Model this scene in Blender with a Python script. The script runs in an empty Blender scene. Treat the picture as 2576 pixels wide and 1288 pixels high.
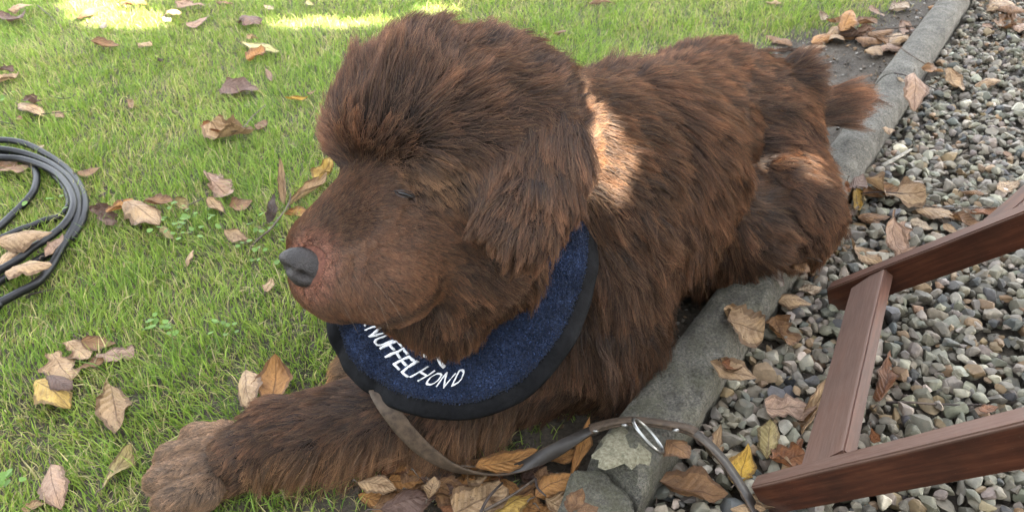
import bpy, bmesh, math, random
import numpy as np
from mathutils import Vector, Matrix, noise as mnoise
from mathutils.bvhtree import BVHTree
from mathutils.kdtree import KDTree

scene = bpy.context.scene
COL = scene.collection
rng = np.random.default_rng(7)
random.seed(7)

# ------------------------------------------------------------------ camera
PITCH = math.radians(36.0)
CAMH = 1.0
FPX = 1910.0            # focal length in pixels of a 2576-wide picture
cam_d = bpy.data.cameras.new('camera')
cam = bpy.data.objects.new('camera', cam_d); COL.objects.link(cam)
cam.location = (0, 0, CAMH)
cam.rotation_euler = (math.pi/2 - PITCH, 0, 0)
cam_d.sensor_width = 36.0
cam_d.lens = 36.0 * FPX / 2576.0
cam_d.clip_start = 0.02; cam_d.clip_end = 500
cam_d.dof.use_dof = True; cam_d.dof.focus_distance = 1.15; cam_d.dof.aperture_fstop = 9.0
scene.camera = cam

# ------------------------------------------------------------------ sky and sun
SUN = Vector((0.80, -0.22, 0.62)).normalized()      # towards the sun
SUN_EL = math.asin(SUN.z)
world = bpy.data.worlds.new('World'); scene.world = world; world.use_nodes = True
wn = world.node_tree; wn.nodes.clear()
sky = wn.nodes.new('ShaderNodeTexSky'); sky.sky_type = 'NISHITA'; sky.sun_disc = False
sky.sun_elevation = SUN_EL; sky.sun_rotation = math.atan2(SUN.x, SUN.y)
sky.air_density = 1.0; sky.dust_density = 3.0; sky.ozone_density = 0.6
hs = wn.nodes.new('ShaderNodeHueSaturation'); hs.inputs['Saturation'].default_value = 0.28
bg = wn.nodes.new('ShaderNodeBackground'); bg.inputs['Strength'].default_value = 0.085
wo = wn.nodes.new('ShaderNodeOutputWorld')
wn.links.new(sky.outputs[0], hs.inputs['Color']); wn.links.new(hs.outputs[0], bg.inputs['Color'])
wn.links.new(bg.outputs[0], wo.inputs['Surface'])
sun_d = bpy.data.lights.new('sun', 'SUN'); sun_d.energy = 5.0; sun_d.angle = math.radians(0.5)
sun_d.color = (1.0, 0.90, 0.74)
sun = bpy.data.objects.new('sun', sun_d); COL.objects.link(sun)
sun.rotation_euler = SUN.to_track_quat('Z', 'Y').to_euler(); sun.location = SUN * 8

scene.view_settings.view_transform = 'Standard'; scene.view_settings.look = 'None'
scene.view_settings.gamma = 1.0; scene.view_settings.exposure = 4.1
scene.view_settings.use_curve_mapping = False
scene.render.engine = 'CYCLES'
cy = scene.cycles
cy.max_bounces = 8; cy.diffuse_bounces = 3; cy.glossy_bounces = 4; cy.transmission_bounces = 6; cy.transparent_max_bounces = 6
cy.use_denoising = True
cy.caustics_reflective = False; cy.caustics_refractive = False
try:
    scene.cycles_curves.shape = 'RIBBONS'; scene.cycles_curves.subdivisions = 2
except Exception: pass

# ------------------------------------------------------------------ geometry helpers
sp, cp = math.sin(PITCH), math.cos(PITCH)
RIGHT = np.array([1.0, 0, 0]); FWD = np.array([0, cp, -sp]); UP = np.array([0, sp, cp])
def Q(x, y, t):
    """world point at depth t (metres along the viewing axis) seen at 2576-wide coordinates"""
    u = (x - 1288.0)/FPX; v = (y - 644.0)/FPX
    return np.array([0, 0, CAMH]) + t*(FWD + u*RIGHT - v*UP)
def G(x, y, z=0.0):
    """world point at height z seen at 2576-wide coordinates"""
    v = (y - 644.0)/FPX
    return Q(x, y, (CAMH - z)/(sp + v*cp))
def GS(x, y, z=0.0): return G(x/1.36102, y/1.36102, z)
def proj(p):
    """world point(s) -> 2576-wide picture coordinates and depth"""
    p = np.asarray(p, float); d = p - np.array([0, 0, CAMH])
    t = d @ FWD
    return 1288 + (d @ RIGHT)/t*FPX, 644 - (d @ UP)/t*FPX, t
def nrm(a): 
    a = np.asarray(a, float); return a/np.maximum(np.linalg.norm(a, axis=-1, keepdims=True), 1e-9)

def tag(o, label=None, cat=None, group=None, kind=None):
    if label: o['label'] = label
    if cat: o['category'] = cat
    if group: o['group'] = group
    if kind: o['kind'] = kind
    return o
def link(name, data, mat=None, parent=None):
    o = bpy.data.objects.new(name, data); COL.objects.link(o)
    if mat is not None and data is not None and not data.materials: data.materials.append(mat)
    if parent is not None: o.parent = parent
    return o
def empty(name, loc=(0, 0, 0)):
    o = bpy.data.objects.new(name, None); COL.objects.link(o); o.location = loc; o.empty_display_size = 0.05
    return o
def mesh_np(name, V, F, smooth=True, attrs=None, uv=None):
    """V (n,3), F (m,k) arrays -> mesh"""
    V = np.ascontiguousarray(V, dtype=np.float32); F = np.ascontiguousarray(F, dtype=np.int32)
    m = bpy.data.meshes.new(name); k = F.shape[1]
    m.vertices.add(len(V)); m.vertices.foreach_set('co', V.ravel())
    m.loops.add(F.size); m.loops.foreach_set('vertex_index', F.ravel())
    m.polygons.add(len(F)); m.polygons.foreach_set('loop_start', np.arange(0, F.size, k, dtype=np.int32))
    m.polygons.foreach_set('use_smooth', np.full(len(F), smooth, dtype=bool))
    m.update(calc_edges=True)
    for an, arr in (attrs or {}).items():
        arr = np.asarray(arr, dtype=np.float32)
        if arr.ndim == 1:
            a = m.attributes.new(an, 'FLOAT', 'POINT'); a.data.foreach_set('value', arr)
        else:
            if arr.shape[1] == 3: arr = np.hstack([arr, np.ones((len(arr), 1), np.float32)])
            a = m.attributes.new(an, 'FLOAT_COLOR', 'POINT'); a.data.foreach_set('color', np.ascontiguousarray(arr).ravel())
    if uv is not None:
        l = m.uv_layers.new(name='UVMap'); l.data.foreach_set('uv', np.ascontiguousarray(uv[F.ravel()], dtype=np.float32).ravel())
    return m
def rel(o, world_pts):
    return world_pts
def catmull(pts, n):
    """smooth path through points, n samples per span"""
    P = np.asarray(pts, float)
    P = np.vstack([2*P[0]-P[1], P, 2*P[-1]-P[-2]]); out = []
    for i in range(1, len(P)-2):
        a, b, c, d = P[i-1], P[i], P[i+1], P[i+2]
        for k in range(n):
            s = k/n
            out.append(0.5*((2*b) + (-a+c)*s + (2*a-5*b+4*c-d)*s*s + (-a+3*b-3*c+d)*s**3))
    out.append(P[-2]); return np.array(out)
def tube(path, r, n=8, cap=True):
    path = np.asarray(path, float); m = len(path)
    r = np.broadcast_to(np.asarray(r, float), (m,))
    T = nrm(np.gradient(path, axis=0))
    ref = np.array([0, 0, 1.0]); N = np.zeros_like(path)
    for i in range(m):
        a = ref - T[i]*np.dot(ref, T[i])
        if np.linalg.norm(a) < 1e-3: a = np.array([1.0, 0, 0]) - T[i]*T[i][0]
        N[i] = a/np.linalg.norm(a); ref = 0.5*N[i] + 0.5*np.array([0, 0, 1.0]) if i == 0 else N[i]
    B = np.cross(T, N)
    an = np.linspace(0, 2*math.pi, n, endpoint=False)
    V = path[:, None, :] + r[:, None, None]*(np.cos(an)[None, :, None]*N[:, None, :] + np.sin(an)[None, :, None]*B[:, None, :])
    V = V.reshape(-1, 3); F = []
    for i in range(m-1):
        for j in range(n):
            F.append((i*n+j, i*n+(j+1) % n, (i+1)*n+(j+1) % n, (i+1)*n+j))
    if cap:
        V = np.vstack([V, path[0], path[-1]]); a = len(V)-2; b = len(V)-1
        for j in range(n):
            F.append((a, (j+1) % n, j, j)); F.append((b, (m-1)*n+j, (m-1)*n+(j+1) % n, (m-1)*n+(j+1) % n))
    return V, F
def mesh_py(name, V, F, smooth=True):
    m = bpy.data.meshes.new(name)
    F2 = [tuple(dict.fromkeys(f)) for f in F]
    m.from_pydata([tuple(v) for v in V], [], F2); m.update()
    if smooth: m.polygons.foreach_set('use_smooth', np.full(len(m.polygons), True))
    return m
def snoise(P, f, seed=0):
    """cheap smooth pseudo noise (sum of sines) in about -1..1; P (n,3)"""
    P = np.asarray(P, float)*f; r = np.random.default_rng(seed); out = 0
    for k in range(5):
        w = r.normal(size=3)*(1+0.5*k); out = out + np.sin(P @ w + r.uniform(0, 6.28))/(1+0.35*k)
    return out/2.2

# ------------------------------------------------------------------ material helpers
def mat(name):
    m = bpy.data.materials.new(name); m.use_nodes = True; nt = m.node_tree
    b = nt.nodes['Principled BSDF']; return m, nt, b
def N(nt, t, **kw):
    n = nt.nodes.new(t)
    for k, v in kw.items():
        if k in n.inputs: n.inputs[k].default_value = v
        else: setattr(n, k, v)
    return n
def ramp(nt, fac, stops):
    r = nt.nodes.new('ShaderNodeValToRGB'); nt.links.new(fac, r.inputs[0])
    e = r.color_ramp.elements
    while len(e) < len(stops): e.new(0.5)
    for el, (p, c) in zip(e, stops): el.position = p; el.color = (*c, 1)
    return r.outputs[0]
def noise(nt, scale, detail=4, rough=0.55, coord=None, w=None):
    n = nt.nodes.new('ShaderNodeTexNoise'); n.inputs['Scale'].default_value = scale
    n.inputs['Detail'].default_value = detail; n.inputs['Roughness'].default_value = rough
    if coord is not None: nt.links.new(coord, n.inputs['Vector'])
    return n.outputs[0]
def mix(nt, fac, a, b, blend='MIX'):
    m = nt.nodes.new('ShaderNodeMix'); m.data_type = 'RGBA'; m.blend_type = blend
    for s, v in ((m.inputs[0], fac), (m.inputs[6], a), (m.inputs[7], b)):
        if hasattr(v, 'links'): nt.links.new(v, s)
        elif isinstance(v, (int, float)): s.default_value = v
        else: s.default_value = (*v, 1) if len(v) == 3 else v
    return m.outputs[2]
def math_(nt, op, a, b=0.0, c=None):
    m = nt.nodes.new('ShaderNodeMath'); m.operation = op
    for s, v in zip(m.inputs, (a, b, c)):
        if v is None: continue
        if hasattr(v, 'links'): nt.links.new(v, s)
        else: s.default_value = v
    return m.outputs[0]
def bump(nt, b, h, strength=0.4, dist=0.003):
    n = nt.nodes.new('ShaderNodeBump'); n.inputs['Strength'].default_value = strength; n.inputs['Distance'].default_value = dist
    nt.links.new(h, n.inputs['Height']); nt.links.new(n.outputs[0], b.inputs['Normal']); return n
def objco(nt): return nt.nodes.new('ShaderNodeTexCoord').outputs['Object']
def geo(nt): return nt.nodes.new('ShaderNodeNewGeometry').outputs['Position']
FURN = 400000; GRASSN = 330000; TREEN = 30000
# ------------------------------------------------------------------ materials
def m_soil():
    m, nt, b = mat('soil'); p = geo(nt)
    c = ramp(nt, noise(nt, 9, 6, .6, p), [(.3, (.036, .027, .018)), (.55, (.085, .071, .052)), (.75, (.15, .132, .106))])
    c2 = ramp(nt, noise(nt, 130, 3, .6, p), [(.35, (.5, .5, .5)), (.7, (1.2, 1.15, 1.1))])
    nt.links.new(mix(nt, 1.0, c, c2, 'MULTIPLY'), b.inputs['Base Color'])
    b.inputs['Roughness'].default_value = .9
    h = math_(nt, 'ADD', noise(nt, 60, 6, .7, p), noise(nt, 14, 3, .5, p)); bump(nt, b, h, .9, .012)
    return m
def m_stone(obj_color):
    m, nt, b = mat('gravel_stone'); p = geo(nt)
    if obj_color: c = nt.nodes.new('ShaderNodeObjectInfo').outputs['Color']
    else:
        a = N(nt, 'ShaderNodeAttribute', attribute_name='col'); c = a.outputs['Color']
    v = ramp(nt, noise(nt, 90, 5, .65, p), [(.25, (.62, .6, .56)), (.5, (.95, .95, .95)), (.75, (1.25, 1.22, 1.15))])
    c = mix(nt, 1.0, c, v, 'MULTIPLY')
    d = ramp(nt, noise(nt, 34, 4, .6, p), [(.52, (0, 0, 0)), (.7, (1, 1, 1))])
    c = mix(nt, math_(nt, 'MULTIPLY', d, .35), c, (.20, .15, .095))
    nt.links.new(c, b.inputs['Base Color']); b.inputs['Roughness'].default_value = .72
    bump(nt, b, noise(nt, 260, 4, .7, p), .5, .0016)
    return m
def m_concrete():
    m, nt, b = mat('concrete'); p = geo(nt)
    base = ramp(nt, noise(nt, 16, 6, .7, p), [(.3, (.075, .070, .057)), (.55, (.15, .14, .118)), (.75, (.24, .23, .20))])
    spk = ramp(nt, noise(nt, 210, 4, .75, p), [(.32, (.35, .34, .32)), (.5, (1, 1, 1)), (.68, (1.8, 1.75, 1.65))])
    c = mix(nt, 1.0, base, spk, 'MULTIPLY')
    # moss and algae film, thicker on the near stretch where it stays damp
    sx = nt.nodes.new('ShaderNodeSeparateXYZ'); nt.links.new(p, sx.inputs[0])
    near = nt.nodes.new('ShaderNodeMapRange'); nt.links.new(sx.outputs['Y'], near.inputs[0])
    near.inputs[1].default_value = 1.7; near.inputs[2].default_value = .8; near.inputs[3].default_value = .05; near.inputs[4].default_value = .95
    ms = ramp(nt, noise(nt, 26, 6, .7, p), [(.38, (0, 0, 0)), (.62, (1, 1, 1))])
    c = mix(nt, math_(nt, 'MULTIPLY', math_(nt, 'MULTIPLY', ms, near.outputs[0]), .55), c, (.085, .085, .038))
    dk = ramp(nt, noise(nt, 40, 5, .7, p), [(.55, (0, 0, 0)), (.75, (1, 1, 1))])
    c = mix(nt, math_(nt, 'MULTIPLY', dk, .5), c, (.055, .05, .042))
    nt.links.new(c, b.inputs['Base Color']); b.inputs['Roughness'].default_value = .88
    h = math_(nt, 'ADD', math_(nt, 'MULTIPLY', noise(nt, 22, 5, .6, p), 1.2), noise(nt, 240, 4, .7, p)); bump(nt, b, h, 1.0, .010)
    return m
def m_lichen():
    m, nt, b = mat('lichen'); p = geo(nt)
    c = ramp(nt, noise(nt, 160, 5, .7, p), [(.3, (.10, .09, .055)), (.55, (.25, .23, .155)), (.75, (.36, .34, .25))])
    nt.links.new(c, b.inputs['Base Color']); b.inputs['Roughness'].default_value = .95
    bump(nt, b, noise(nt, 300, 5, .7, p), 1, .003); return m
def m_wood():
    m, nt, b = mat('stained_wood'); tc = nt.nodes.new('ShaderNodeTexCoord')
    mp = nt.nodes.new('ShaderNodeMapping'); nt.links.new(tc.outputs['Object'], mp.inputs[0]); mp.inputs['Scale'].default_value = (3, 55, 55)
    g = noise(nt, 2.2, 6, .65, mp.outputs[0])
    c = ramp(nt, g, [(.25, (.024, .0075, .004)), (.5, (.060, .0200, .0105)), (.75, (.116, .045, .024))])
    c2 = ramp(nt, noise(nt, 13, 4, .6, tc.outputs['Object']), [(.35, (.7, .7, .7)), (.7, (1.3, 1.2, 1.1))])
    c = mix(nt, 1.0, c, c2, 'MULTIPLY')
    a = N(nt, 'ShaderNodeAttribute', attribute_name='wear')        # weathered, greyed faces and worn arrises
    mp2 = nt.nodes.new('ShaderNodeMapping'); nt.links.new(tc.outputs['Object'], mp2.inputs[0]); mp2.inputs['Scale'].default_value = (9, 130, 130)
    w = math_(nt, 'MULTIPLY', a.outputs['Fac'], math_(nt, 'ADD', math_(nt, 'MULTIPLY', noise(nt, 2.5, 5, .7, mp2.outputs[0]), 1.1), .15))
    c = mix(nt, w, c, (.215, .145, .115))
    dust = ramp(nt, noise(nt, 420, 2, .5, tc.outputs['Object']), [(.70, (0, 0, 0)), (.78, (1, 1, 1))])
    c = mix(nt, math_(nt, 'MULTIPLY', dust, .35), c, (.35, .30, .25))
    nt.links.new(c, b.inputs['Base Color']); b.inputs['Roughness'].default_value = .55; b.inputs['Specular IOR Level'].default_value = .3
    bump(nt, b, g, .25, .0015); return m
def m_rubber():
    m, nt, b = mat('black_rubber'); p = geo(nt)
    c = ramp(nt, noise(nt, 40, 5, .6, p), [(.35, (.004, .0042, .005)), (.65, (.011, .011, .012)), (.85, (.05, .048, .042))])
    nt.links.new(c, b.inputs['Base Color']); b.inputs['Roughness'].default_value = .42; b.inputs['Specular IOR Level'].default_value = .3
    bump(nt, b, noise(nt, 300, 3, .6, p), .15, .001); return m
def m_leaf():
    m, nt, b = mat('dry_leaf')
    uv = nt.nodes.new('ShaderNodeTexCoord'); s = nt.nodes.new('ShaderNodeSeparateXYZ'); nt.links.new(uv.outputs['UV'], s.inputs[0])
    oi = nt.nodes.new('ShaderNodeObjectInfo'); col = oi.outputs['Color']
    U = s.outputs['X']; Vv = math_(nt, 'ABSOLUTE', math_(nt, 'SUBTRACT', s.outputs['Y'], .5))
    off = nt.nodes.new('ShaderNodeVectorMath'); off.operation = 'ADD'
    cb = nt.nodes.new('ShaderNodeCombineXYZ'); r10 = math_(nt, 'MULTIPLY', oi.outputs['Random'], 37.0)
    for i in range(3): nt.links.new(r10, cb.inputs[i])
    nt.links.new(uv.outputs['UV'], off.inputs[0]); nt.links.new(cb.outputs[0], off.inputs[1])
    n1 = noise(nt, 3.0, 5, .6, off.outputs[0]); n2 = noise(nt, 14, 5, .65, off.outputs[0]); n3 = noise(nt, 45, 3, .6, off.outputs[0])
    c = mix(nt, 1.0, col, ramp(nt, n1, [(.28, (.45, .36, .28)), (.5, (1, 1, 1)), (.75, (1.35, 1.30, 1.15))]), 'MULTIPLY')
    c = mix(nt, 1.0, c, ramp(nt, n3, [(.3, (.8, .78, .75)), (.7, (1.15, 1.15, 1.12))]), 'MULTIPLY')
    blot = ramp(nt, n2, [(.56, (0, 0, 0)), (.70, (1, 1, 1))])
    c = mix(nt, math_(nt, 'MULTIPLY', blot, .65), c, (.045, .02, .01))
    edge = ramp(nt, math_(nt, 'ADD', math_(nt, 'MULTIPLY', Vv, 2.0), math_(nt, 'MULTIPLY', n2, .5)), [(.98, (0, 0, 0)), (1.22, (1, 1, 1))])
    c = mix(nt, math_(nt, 'MULTIPLY', edge, .6), c, (.07, .032, .014))
    # midrib and side veins
    mid = ramp(nt, Vv, [(.012, (1, 1, 1)), (.026, (0, 0, 0))])
    ph = math_(nt, 'MULTIPLY', math_(nt, 'SUBTRACT', U, math_(nt, 'MULTIPLY', Vv, .55)), 8.0)
    fr = math_(nt, 'ABSOLUTE', math_(nt, 'SUBTRACT', math_(nt, 'FRACT', ph), .5))
    side = ramp(nt, fr, [(.035, (1, 1, 1)), (.075, (0, 0, 0))])
    vein = math_(nt, 'MAXIMUM', mid, math_(nt, 'MULTIPLY', side, .3))
    c = mix(nt, math_(nt, 'MULTIPLY', vein, .6), c, (.07, .03, .014))
    nt.links.new(c, b.inputs['Base Color']); b.inputs['Roughness'].default_value = .58
    h = math_(nt, 'ADD', math_(nt, 'MULTIPLY', math_(nt, 'SUBTRACT', 1.0, vein), .8), math_(nt, 'ADD', n3, math_(nt, 'MULTIPLY', fr, 2.0)))
    bump(nt, b, h, .55, .004)
    tr = nt.nodes.new('ShaderNodeBsdfTranslucent'); nt.links.new(c, tr.inputs['Color'])
    ms = nt.nodes.new('ShaderNodeMixShader'); ms.inputs[0].default_value = .22
    nt.links.new(b.outputs[0], ms.inputs[1]); nt.links.new(tr.outputs[0], ms.inputs[2])
    nt.links.new(ms.outputs[0], nt.nodes['Material Output'].inputs['Surface']); return m
def m_plain(name, c, rough=.7, var=.3, scale=60, metal=0.0, bumpv=.2, sheen=0, spec=.5):
    m, nt, b = mat(name); p = geo(nt)
    cc = ramp(nt, noise(nt, scale, 5, .6, p), [(.3, tuple(x*(1-var) for x in c)), (.7, tuple(x*(1+var) for x in c))])
    nt.links.new(cc, b.inputs['Base Color']); b.inputs['Roughness'].default_value = rough; b.inputs['Metallic'].default_value = metal
    if sheen:
        b.inputs['Sheen Weight'].default_value = sheen; b.inputs['Sheen Roughness'].default_value = .5
    if bumpv: bump(nt, b, noise(nt, scale*4, 4, .6, p), bumpv, .002)
    b.inputs['Specular IOR Level'].default_value = spec
    return m
def m_grass():
    m, nt, b = mat('grass_blade'); a = N(nt, 'ShaderNodeAttribute', attribute_name='col'); c = a.outputs['Color']
    nt.links.new(c, b.inputs['Base Color']); b.inputs['Roughness'].default_value = .5
    b.inputs['Specular IOR Level'].default_value = .35
    tr = nt.nodes.new('ShaderNodeBsdfTranslucent'); nt.links.new(mix(nt, 1.0, c, (1.0, 1.05, .7), 'MULTIPLY'), tr.inputs['Color'])
    ms = nt.nodes.new('ShaderNodeMixShader'); ms.inputs[0].default_value = .42
    nt.links.new(b.outputs[0], ms.inputs[1]); nt.links.new(tr.outputs[0], ms.inputs[2])
    nt.links.new(ms.outputs[0], nt.nodes['Material Output'].inputs['Surface']); return m
def m_skin():
    m, nt, b = mat('dog_skin'); a = N(nt, 'ShaderNodeAttribute', attribute_name='col')
    v = ramp(nt, noise(nt, 220, 4, .6, geo(nt)), [(.3, (.6, .6, .6)), (.7, (1.3, 1.3, 1.3))])
    nt.links.new(mix(nt, 1.0, a.outputs['Color'], v, 'MULTIPLY'), b.inputs['Base Color']); b.inputs['Roughness'].default_value = .9
    b.inputs['Specular IOR Level'].default_value = .15
    return m
def m_hair():
    m, nt, b = mat('dog_hair'); nt.nodes.remove(b)
    a = N(nt, 'ShaderNodeAttribute', attribute_name='col'); c = a.outputs['Color']
    d = nt.nodes.new('ShaderNodeBsdfDiffuse'); nt.links.new(c, d.inputs['Color'])
    r = nt.nodes.new('ShaderNodeBsdfHair'); r.component = 'Reflection'; r.inputs['RoughnessU'].default_value = .34; r.inputs['RoughnessV'].default_value = .7
    r.inputs['Color'].default_value = (.62, .60, .60, 1); r.inputs['Offset'].default_value = math.radians(-6)
    t = nt.nodes.new('ShaderNodeBsdfHair'); t.component = 'Transmission'; t.inputs['RoughnessU'].default_value = .45; t.inputs['RoughnessV'].default_value = .8
    nt.links.new(mix(nt, 1.0, c, (3.2, 2.6, 2.2), 'MULTIPLY'), t.inputs['Color'])
    m1 = nt.nodes.new('ShaderNodeMixShader'); m1.inputs[0].default_value = .22; nt.links.new(d.outputs[0], m1.inputs[1]); nt.links.new(t.outputs[0], m1.inputs[2])
    m2 = nt.nodes.new('ShaderNodeMixShader'); m2.inputs[0].default_value = .058; nt.links.new(m1.outputs[0], m2.inputs[1]); nt.links.new(r.outputs[0], m2.inputs[2])
    nt.links.new(m2.outputs[0], nt.nodes['Material Output'].inputs['Surface']); return m
M = dict(soil=m_soil(), stone=m_stone(False), stone_o=m_stone(True), concrete=m_concrete(), lichen=m_lichen(), wood=m_wood(),
         rubber=m_rubber(), leaf=m_leaf(), grass=m_grass(), hair=m_hair(),
         skin=m_skin(), twig=m_plain('twig_bark', (.085, .062, .045), .75, .4, 120),
         darktwig=m_plain('dark_twig_bark', (.03, .02, .016), .7, .4, 120),
         stick=m_plain('grey_stick', (.26, .24, .20), .8, .3, 90),
         leather=m_plain('worn_leather', (.070, .049, .033), .65, .5, 90, 0, .3, 0, .3), leather_in=m_plain('dark_leather', (.030, .025, .021), .45, .3, 60),
         steel=m_plain('steel', (.30, .30, .29), .3, .08, 50, 1.0, 0),
         trim=m_plain('black_trim', (.0075, .0078, .009), .8, .45, 120, 0, .5, 0, .12), navy=m_plain('navy_terry', (.014, .024, .056), .95, .3, 300, 0, .6, .2, .1),
         thread=m_plain('white_thread', (.80, .80, .82), .6, .06, 300), blackthread=m_plain('black_thread', (.006, .006, .008), .6, .2, 200),
         bark=m_plain('tree_bark', (.10, .08, .06), .9, .4, 20), feather=m_plain('feather_down', (.80, .80, .79), .9, .05, 90),
         green=m_plain('tree_leaf', (.07, .10, .03), .6, .4, 8))

# ------------------------------------------------------------------ ground
gn = 40
ground = link('ground', mesh_np('ground', np.array([(-60, -60, 0), (60, -60, 0), (60, 60, 0), (-60, 60, 0)], float), np.array([[0, 1, 2, 3]])), M['soil'])
tag(ground, kind='structure')
# kerb line (ground coordinates); s runs away from the near broken end, d is the distance to its left
K0 = np.array([0.16, 0.73]); K1 = np.array([1.61, 2.81]); KD = (K1-K0)/np.linalg.norm(K1-K0); KL = np.array([-KD[1], KD[0]])
def ks(x, y): return (np.asarray(x)-K0[0])*KD[0] + (np.asarray(y)-K0[1])*KD[1]
def kd(x, y): return (np.asarray(x)-K0[0])*KL[0] + (np.asarray(y)-K0[1])*KL[1]

# --- kerb of rounded concrete edging stones
KW, KH = 0.054, 0.095
def kerb_stone(s0, s1, off, seed, near_break=False, sq=.85, rough=1.0):
    n = max(6, int((s1-s0)/.012)); prof = []
    for a in np.linspace(0, math.pi, 23):
        prof.append((KW*math.copysign(abs(math.cos(a))**sq, math.cos(a)), KH - .052 + .052*math.sin(a)**(sq+.05)))
    prof = [(KW, -.12)] + prof + [(-KW, -.12)]; k = len(prof); V = []
    for i in range(n+1):
        s = s0 + (s1-s0)*i/n; e = min(i, n-i); sh = [1.0, 1.0][0] if e > 0 else .93
        for j, (w, h) in enumerate(prof):
            ds = 0.0
            if near_break and i < 12: ds = (-w*.30 - (KH-max(h, 0))*.22)*(1-i/12)
            c = K0 + KD*(s+ds) - KL*(w*sh + off)
            V.append((c[0], c[1], h*sh if h > 0 else h))
    V = np.array(V)
    V += (snoise(V, 18, seed)[:, None]*.0045 + snoise(V, 48, seed+1)[:, None]*.0026*rough + snoise(V, 120, seed+2)[:, None]*.0014*rough)
    F = [(i*k+j, i*k+j+1, (i+1)*k+j+1, (i+1)*k+j) for i in range(n) for j in range(k-1)]
    F += [tuple(range(k)), tuple(range(n*k+k-1, n*k-1, -1))]
    me = mesh_py('kerb_stone', V, F); me.set_sharp_from_angle(angle=math.radians(42)); return me
kerb = empty('kerb', (K0[0], K0[1], 0)); tag(kerb, kind='structure')
def put_child(name, me, m, parent):
    """mesh given in world coordinates under a parent placed in the world"""
    o = link(name, me, m); o.parent = parent; o.matrix_parent_inverse = Matrix.Translation(-parent.location) if parent.rotation_euler.z == 0 else parent.matrix_world.inverted()
    return o
s_joint = ks(*GS(3090, 262, .09)[:2])
put_child('kerb_stone', kerb_stone(.0, .62, .0, 3, True, .62, 2.6), M['concrete'], kerb)
put_child('kerb_stone', kerb_stone(.632, s_joint-.004, .004, 6), M['concrete'], kerb)
put_child('kerb_stone', kerb_stone(s_joint+.004, s_joint+1.02, -.006, 4), M['concrete'], kerb)
put_child('kerb_stone', kerb_stone(s_joint+1.05, s_joint+2.0, .004, 5), M['concrete'], kerb)
# lichen crust on the near end: a thin raised scab following the rounded top
def kerb_top(s, w):
    c = K0 + KD*s - KL*w; a = math.acos(max(-1, min(1, math.copysign(abs(w/KW)**(1/.62), w))))
    return np.array([c[0], c[1], KH - .052 + .052*math.sin(a)**.67])
lv, lf = [], []
lc = GS(2125, 1545, .09); ls, lw = float(ks(lc[0], lc[1])), -float(kd(lc[0], lc[1]))
nr, na = 5, 28
for i in range(nr+1):
    for j in range(na):
        a = 2*math.pi*j/na; rr = (i/nr)*(1 + .22*math.sin(3*a+1) + .13*math.sin(7*a) + .08*math.sin(11*a+2))
        p = kerb_top(ls + .040*rr*math.sin(a), max(-KW*.98, min(KW*.98, lw + .040*rr*math.cos(a))))
        p[2] += .0085 if i < nr else .002
        lv.append(p)
lf = [(i*na+j, i*na+(j+1) % na, (i+1)*na+(j+1) % na, (i+1)*na+j) for i in range(nr) for j in range(na)]
put_child('lichen_patch', mesh_py('lichen_patch', lv, lf), M['lichen'], kerb)

# --- gravel: stones dropped one after another on a height map
GX0, GY0, GR = -.1, .2, .004
hm = np.full((int(3.0/GR), int(3.8/GR)), -.012)
def hm_at(x, y):
    i = np.clip(((np.asarray(x)-GX0)/GR).astype(int), 0, hm.shape[0]-1); j = np.clip(((np.asarray(y)-GY0)/GR).astype(int), 0, hm.shape[1]-1)
    return hm[i, j]
def ico(sub):
    b = bmesh.new(); bmesh.ops.create_icosphere(b, subdivisions=sub, radius=1); b.verts.ensure_lookup_table()
    V = np.array([v.co[:] for v in b.verts]); F = np.array([[v.index for v in f.verts] for f in b.faces]); b.free(); return V, F
def stone_shape(V, r):
    V = V.copy()*np.array([1, r.uniform(.60, .9), r.uniform(.42, .68)])
    for k in range(11):
        n = nrm(r.normal(size=3)); h = r.uniform(.45, .78)*np.max(V @ n)
        d = V @ n - h; V -= np.maximum(d, 0)[:, None]*n*.93
    V += r.normal(size=V.shape)*.012
    V -= V.mean(0); return V/np.abs(V).max()
icoV1, icoF1 = ico(2); icoV2, icoF2 = ico(3)
NV = 18; shapes1, shapes2 = [], []
for k in range(NV):
    shapes1.append(stone_shape(icoV1, np.random.default_rng(100+k))); shapes2.append(stone_shape(icoV2, np.random.default_rng(100+k)))
pal = np.array([(.17, .157, .125), (.135, .125, .10), (.215, .20, .165), (.11, .108, .095), (.25, .23, .19), (.075, .077, .078), (.235, .17, .105), (.20, .14, .08), (.42, .39, .33), (.145, .142, .108)])
pw = np.array([.22, .18, .15, .11, .09, .07, .06, .045, .035, .04]); pw /= pw.sum()
stones = []
def in_view(x, y, m): 
    px, py, t = proj(np.stack([x, y, np.full_like(x, .0)], -1)); return (px > -m) & (px < 2576+m) & (py > -m) & (py < 1288+m)
NS = 95000
gx = rng.uniform(GX0+.05, GX0+2.9, NS); gy = rng.uniform(GY0+.05, GY0+3.6, NS); dd = kd(gx, gy)
ok = (dd < -(KW+.004)) & in_view(gx, gy, 620)
gx, gy = gx[ok], gy[ok]
near_f = np.clip((gy-.7)/1.6, 0, 1)
gr = np.clip(rng.lognormal(math.log(.0112), .30, len(gx))*(1.12-.25*near_f), .006, .025)
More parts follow.
